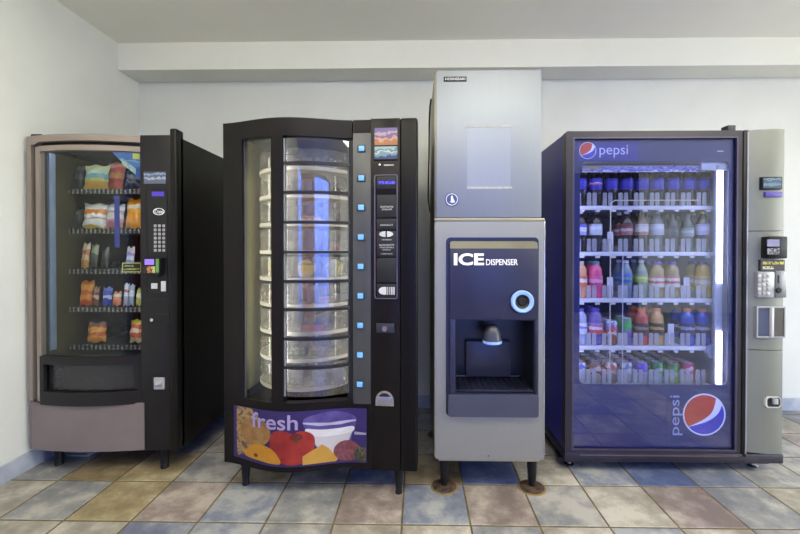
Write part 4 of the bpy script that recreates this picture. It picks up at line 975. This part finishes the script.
MB().box(X(583,.06), X(601,.06), .056, .0598, Z(168.6,.06), Z(166,.06)).build('yellow_notice', mat('yellow_notice_strip', (206,196,96), .5, c2=(150,140,90), scale=160), hd)
arch_line = MB().tube([(X(609.5,.07), .06, Z(383,.07)), (X(609.5,.07), .06, Z(207,.07)), (X(610,.07), .06, Z(204,.07)), (X(611.5,.07), .06, Z(202,.07)), (X(614,.07), .06, Z(200.5,.07)), (X(697,.07), .06, Z(200.5,.07))], .0028, 6).build('delivery_guide', mat('guide_wire', (206,204,180), .3), DR4)  # arch reflected in the door glass, modelled as a thin cream tube
MB().tube([(X(622,.07), .06, Z(383,.07)), (X(622,.07), .06, Z(256,.07))], .0026, 6).build('guide_rail', mat('guide_wire_pale', (190,194,200), .3), DR4)  # second reflected upright, also modelled as a tube
fan = MB().lathe([(.018,0),(.02,-.006),(.042,-.006),(.044,0),(.044,.02),(.018,.02)], (X(716,.08), .088, Z(352,.08)), 24, 'y').build('cable_reel', mat('reel_plastic', (140,150,176), .4), DR4)

# drinks ---------------------------------------------------------------
cache = {}
def liquid(c): 
    k = ('liq', c)
    if k not in cache: cache[k] = mat('drink_colour', c, .12, c2=tuple(min(255, v*1.12+2) for v in c), scale=12, coat=.3)
    return cache[k]
def pet(c):
    k = ('pet', c)
    if k not in cache: cache[k] = glass('clear_bottle_plastic', c, 1.45, .22, (214,222,226))
    return cache[k]
def plain(c):
    k = ('pl', c)
    if k not in cache: cache[k] = mat('cap_plastic', c, .4)
    return cache[k]
def wrap(stops, z0, z1):
    k = ('wr', stops, z0)
    if k not in cache: cache[k] = bands('label_print', stops, 'Z', z0, z1, nz=.35, scale=60)
    return cache[k]
BP = {'cola': ([(0,0),(.028,0),(.034,.006),(.0345,.03),(.031,.075),(.031,.085),(.0355,.10),(.0355,.16),(.031,.185),(.017,.212),(.0135,.218),(.0135,.226),(0,.226)], (.098,.163,.0362), (.0150,.221,.238)),
      'wide': ([(0,0),(.034,0),(.039,.006),(.039,.05),(.036,.056),(.039,.062),(.039,.13),(.036,.142),(.038,.15),(.034,.172),(.021,.19),(.0195,.194),(.0195,.20),(0,.20)], (.064,.128,.0398), (.0215,.193,.212)),
      'slim': ([(0,0),(.029,0),(.033,.006),(.033,.08),(.031,.085),(.033,.09),(.033,.145),(.028,.165),(.0145,.196),(.013,.20),(.013,.208),(0,.208)], (.09,.14,.0337), (.0145,.203,.219))}
def bottle_meshes(shape, body, label, cap):
    key = (shape, body, label, cap)
    if key in cache: return cache[key]
    pr, (a, b_, r), (cr_, c0, c1_) = BP[shape]
    bm_ = pet(body[1:]) if body[0] == 'clear' else liquid(body)
    me = [MB().lathe(pr, seg=16).mesh('bottle', bm_),
          MB().lathe([(r-.003,a),(r,a),(r,b_),(r-.003,b_)], seg=18).mesh('label', wrap(label, a, b_)),
          MB().lathe([(0,c1_),(cr_*.92,c1_),(cr_,c1_-.003),(cr_,c0),(0,c0)], seg=14).mesh('cap', plain(cap))]
    cache[key] = me; return me
ORD = ['first', 'second', 'third', 'fourth', 'fifth', 'sixth', 'seventh', 'eighth', 'ninth']
ROWN = ['top', 'second', 'third', 'fourth', 'bottom']
def bottle(desc, row, lane, shape, body, label, cap, deep=2, cat='bottle'):
    if body[0] == 'clear': body = ('clear',)+tuple(body[1:])
    for k in range(deep):
        x = X(lanes[lane], RY+.04); y = RY+.045+k*.083
        lb = '%s, %s lane from left, %s drinks shelf, %s' % (desc, ORD[lane], ROWN[row], 'front' if k == 0 else 'behind')
        t = thing('drink_bottle', lb, cat, F4.W(x, y, sz[row]-.004+.0005), F4.rot, 'drinks on the %s shelf' % ROWN[row])
        for nm, me in zip(('bottle_body', 'label_band', 'cap'), bottle_meshes(shape, body, label, cap)): link(nm, me, t)
COLA = ((0,(48,40,150)),(.3,(58,52,176)),(.55,(70,64,190)),(.8,(44,38,150)))
COLR = ((0,(48,40,150)),(.3,(58,52,176)),(.45,(200,90,90)),(.55,(206,206,226)),(.62,(60,54,180)))
cola = (34,20,16)
for q in range(9):
    bottle('cola bottle with blue label', 0, q, 'cola', cola, COLR if q == 1 else COLA, (44,54,170))
R2 = [('cola bottle with white blue label', 'cola', cola, ((0,(150,156,206)),(.3,(214,216,226)),(.7,(90,96,190))), (214,216,222)),
      ('dark cola bottle with white label', 'cola', cola, ((0,(190,196,206)),(.5,(216,220,224)),(.8,(170,180,196))), (40,42,70)),
      None,
      ('root beer bottle with reddish brown label', 'cola', (40,22,14), ((0,(150,96,84)),(.35,(196,176,170)),(.6,(130,70,60))), (210,214,222)),
      ('brown drink bottle with pale label', 'cola', (66,44,28), ((0,(150,110,90)),(.3,(210,206,200)),(.75,(190,186,180))), (90,70,60)),
      ('grey drink bottle with white label', 'cola', (76,82,76), ((0,(180,184,186)),(.5,(206,210,212)),(.8,(190,196,200))), (150,152,150)),
      ('dark drink bottle with black cap', 'slim', (40,42,40), ((0,(60,66,66)),(.5,(80,86,88)),(.8,(56,60,60))), (34,34,36)),
      ('green tinted bottle with pale green label', 'slim', (58,70,60), ((0,(150,160,156)),(.4,(186,194,190)),(.7,(130,150,140))), (90,96,96)),
      ('dark bottle, yellow cap, lilac white label', 'cola', (54,52,46), ((0,(190,186,216)),(.4,(214,212,226)),(.8,(176,172,206))), (220,206,40))]
for q, r_ in enumerate(R2):
    if r_: bottle(r_[0], 1, q, *r_[1:])
R3 = [('juice bottle with orange and white label', 'wide', (206,150,110), ((0,(214,120,70)),(.4,(226,216,206)),(.75,(206,110,70))), (206,196,190)),
      ('pink juice bottle with teal cap', 'wide', (206,76,120), ((0,(196,60,110)),(.4,(216,150,180)),(.7,(206,80,130))), (84,150,150)),
      None,
      ('water bottle with blue green label', 'slim', (112,134,144), ((0,(70,96,170)),(.35,(110,170,130)),(.6,(84,110,190))), (216,220,224)),
      ('water bottle with lime green label', 'slim', (104,124,110), ((0,(150,180,70)),(.4,(190,206,90)),(.7,(120,150,110))), (190,200,200)),
      ('amber tea bottle, purple cap, red label', 'wide', (150,128,72), ((0,(206,200,190)),(.3,(190,84,70)),(.55,(214,206,196)),(.8,(196,110,90))), (86,70,170)),
      ('amber tea bottle, purple cap, red label', 'wide', (150,128,72), ((0,(206,200,190)),(.3,(190,84,70)),(.55,(214,206,196)),(.8,(196,110,90))), (86,70,170)),
      None,
      ('golden tea bottle, purple cap, pale label', 'wide', (176,142,40), ((0,(190,160,60)),(.25,(206,200,176)),(.6,(170,150,110)),(.8,(196,170,70))), (70,60,150))]
for q, r_ in enumerate(R3):
    if r_: bottle(r_[0], 2, q, *r_[1:])
R4 = [('juice bottle with white and blue label', 'wide', (150,160,190), ((0,(206,210,226)),(.5,(100,110,190)),(.7,(214,216,226))), (110,90,190)),
      ('purple juice bottle with red and white label', 'wide', (96,80,150), ((0,(206,80,80)),(.4,(220,210,220)),(.65,(200,90,100)),(.8,(130,120,190))), (96,76,190)),
      None, None,
      ('red sports drink bottle with orange cap', 'wide', (176,70,60), ((0,(60,46,44)),(.4,(150,120,110)),(.65,(56,44,40))), (224,120,50)),
      ('tan sports drink bottle with orange cap', 'wide', (190,150,90), ((0,(60,50,40)),(.4,(190,160,90)),(.65,(56,50,40))), (224,124,50)),
      None,
      ('blue sports drink bottle with orange cap', 'wide', (52,80,170), ((0,(40,46,80)),(.4,(150,160,190)),(.65,(44,50,90))), (226,124,46)),
      ('blue sports drink bottle with orange cap', 'wide', (52,80,170), ((0,(40,46,80)),(.4,(150,160,190)),(.65,(44,50,90))), (226,124,46))]
for q, r_ in enumerate(R4):
    if r_: bottle(r_[0], 3, q, *r_[1:])
CANTOP = mat('can_lid_metal', (186,186,190), .3, metal=.9)
def can(desc, row, lane, stops, h=.122, r=.033, deep=1, dx=0):
    key = ('can', stops, h)
    if key not in cache:
        m = bands('can_print', stops, 'Z', 0, h, rough=.25, nz=.8, scale=22, coat=.2)
        m.node_tree.nodes['Principled BSDF'].inputs['Metallic'].default_value = .3
        cache[key] = (MB().lathe([(0,.004),(r*.72,.004),(r*.8,0),(r,.010),(r,h-.012),(r*.84,h-.001),(r*.8,h-.001)], seg=18).mesh('can_body', m),
                      MB().lathe([(r*.85,h-.002),(r*.85,h+.001),(r*.79,h+.001),(r*.77,h-.003),(0,h-.003)], seg=18).mesh('can_lid', CANTOP),
                      MB().box(-.006, .006, -.012, .010, h-.0028, h-.0008, .0006).mesh('pull_tab', CANTOP))
    for k in range(deep):
        x = X(lanes[lane]+dx, RY+.04); y = RY+.04+k*.0695
        where = ('front', 'second back', 'third back', 'fourth back', 'fifth back')[k]
        t = thing('drink_can', '%s, %s lane from left, %s drinks shelf, %s' % (desc, ORD[lane], ROWN[row], where), 'can', F4.W(x, y, sz[row]-.0035), F4.rot, 'cans on the %s shelf' % ROWN[row])
        for nm, me in zip(('can_body', 'can_lid', 'pull_tab'), cache[key]): link(nm, me, t)
can('red and white can', 3, 2, ((0,(150,60,60)),(.35,(206,206,214)),(.55,(196,70,70)),(.72,(110,120,180)),(.88,(206,210,220))), .14, deep=2)
can('slim green and purple can', 3, 3, ((0,(110,90,180)),(.4,(130,110,200)),(.55,(70,170,80)),(.8,(90,150,110))), .155, .029, deep=2)
CANS = [('white and blue can', ((0,(206,210,220)),(.55,(196,202,220)),(.7,(84,96,180)),(.85,(206,210,224)))),
        ('brown and silver can', ((0,(190,180,176)),(.4,(120,76,56)),(.6,(196,186,180)),(.8,(110,70,54)))),
        ('grey and red can', ((0,(150,130,110)),(.4,(196,190,186)),(.65,(176,70,64)),(.85,(200,196,196)))),
        ('silver blue can', ((0,(170,178,190)),(.45,(206,210,214)),(.7,(90,110,150)),(.85,(190,196,206)))),
        ('purple can', ((0,(176,176,190)),(.4,(196,196,206)),(.55,(92,60,180)),(.85,(100,80,190)))),
        ('green and white can', ((0,(196,204,196)),(.4,(110,170,70)),(.6,(200,210,200)),(.75,(70,140,60)))),
        ('bright green can', ((0,(130,190,80)),(.35,(206,214,200)),(.55,(90,170,60)),(.8,(60,120,60)))),
        ('pink and white can', ((0,(206,200,204)),(.4,(206,80,120)),(.65,(214,190,200)),(.8,(176,60,90))))]
for q, (ds, stp) in enumerate(CANS): can(ds, 4, q, stp, deep=5)

# ================================================================== LIGHT
w = bpy.data.worlds.new('sky'); S.world = w; w.use_nodes = True
nt = w.node_tree; bg = nt.nodes['Background']
tc = nt.nodes.new('ShaderNodeTexCoord'); sp = nt.nodes.new('ShaderNodeSeparateXYZ'); nt.links.new(tc.outputs['Generated'], sp.inputs[0])
r = nt.nodes.new('ShaderNodeValToRGB'); cr = r.color_ramp; cr.elements.new(.5)
for e, p, c in zip(cr.elements, (.42, .52, .8), ((.44,.43,.40,1), (.93,.93,.90,1), (.45,.60,.92,1))): e.position = p; e.color = c
mp = nt.nodes.new('ShaderNodeMapRange'); mp.inputs['From Min'].default_value = -1; nt.links.new(sp.outputs['Z'], mp.inputs['Value'])
nt.links.new(mp.outputs[0], r.inputs['Fac']); nt.links.new(r.outputs['Color'], bg.inputs['Color']); bg.inputs['Strength'].default_value = 9.0

vs = S.view_settings
vs.view_transform = 'Standard'; vs.look = 'None'; vs.gamma = 1; vs.use_curve_mapping = False; vs.exposure = 0.42
S.cycles.max_bounces = 10; S.cycles.transparent_max_bounces = 24; S.cycles.diffuse_bounces = 5
S.cycles.sample_clamp_indirect = 6
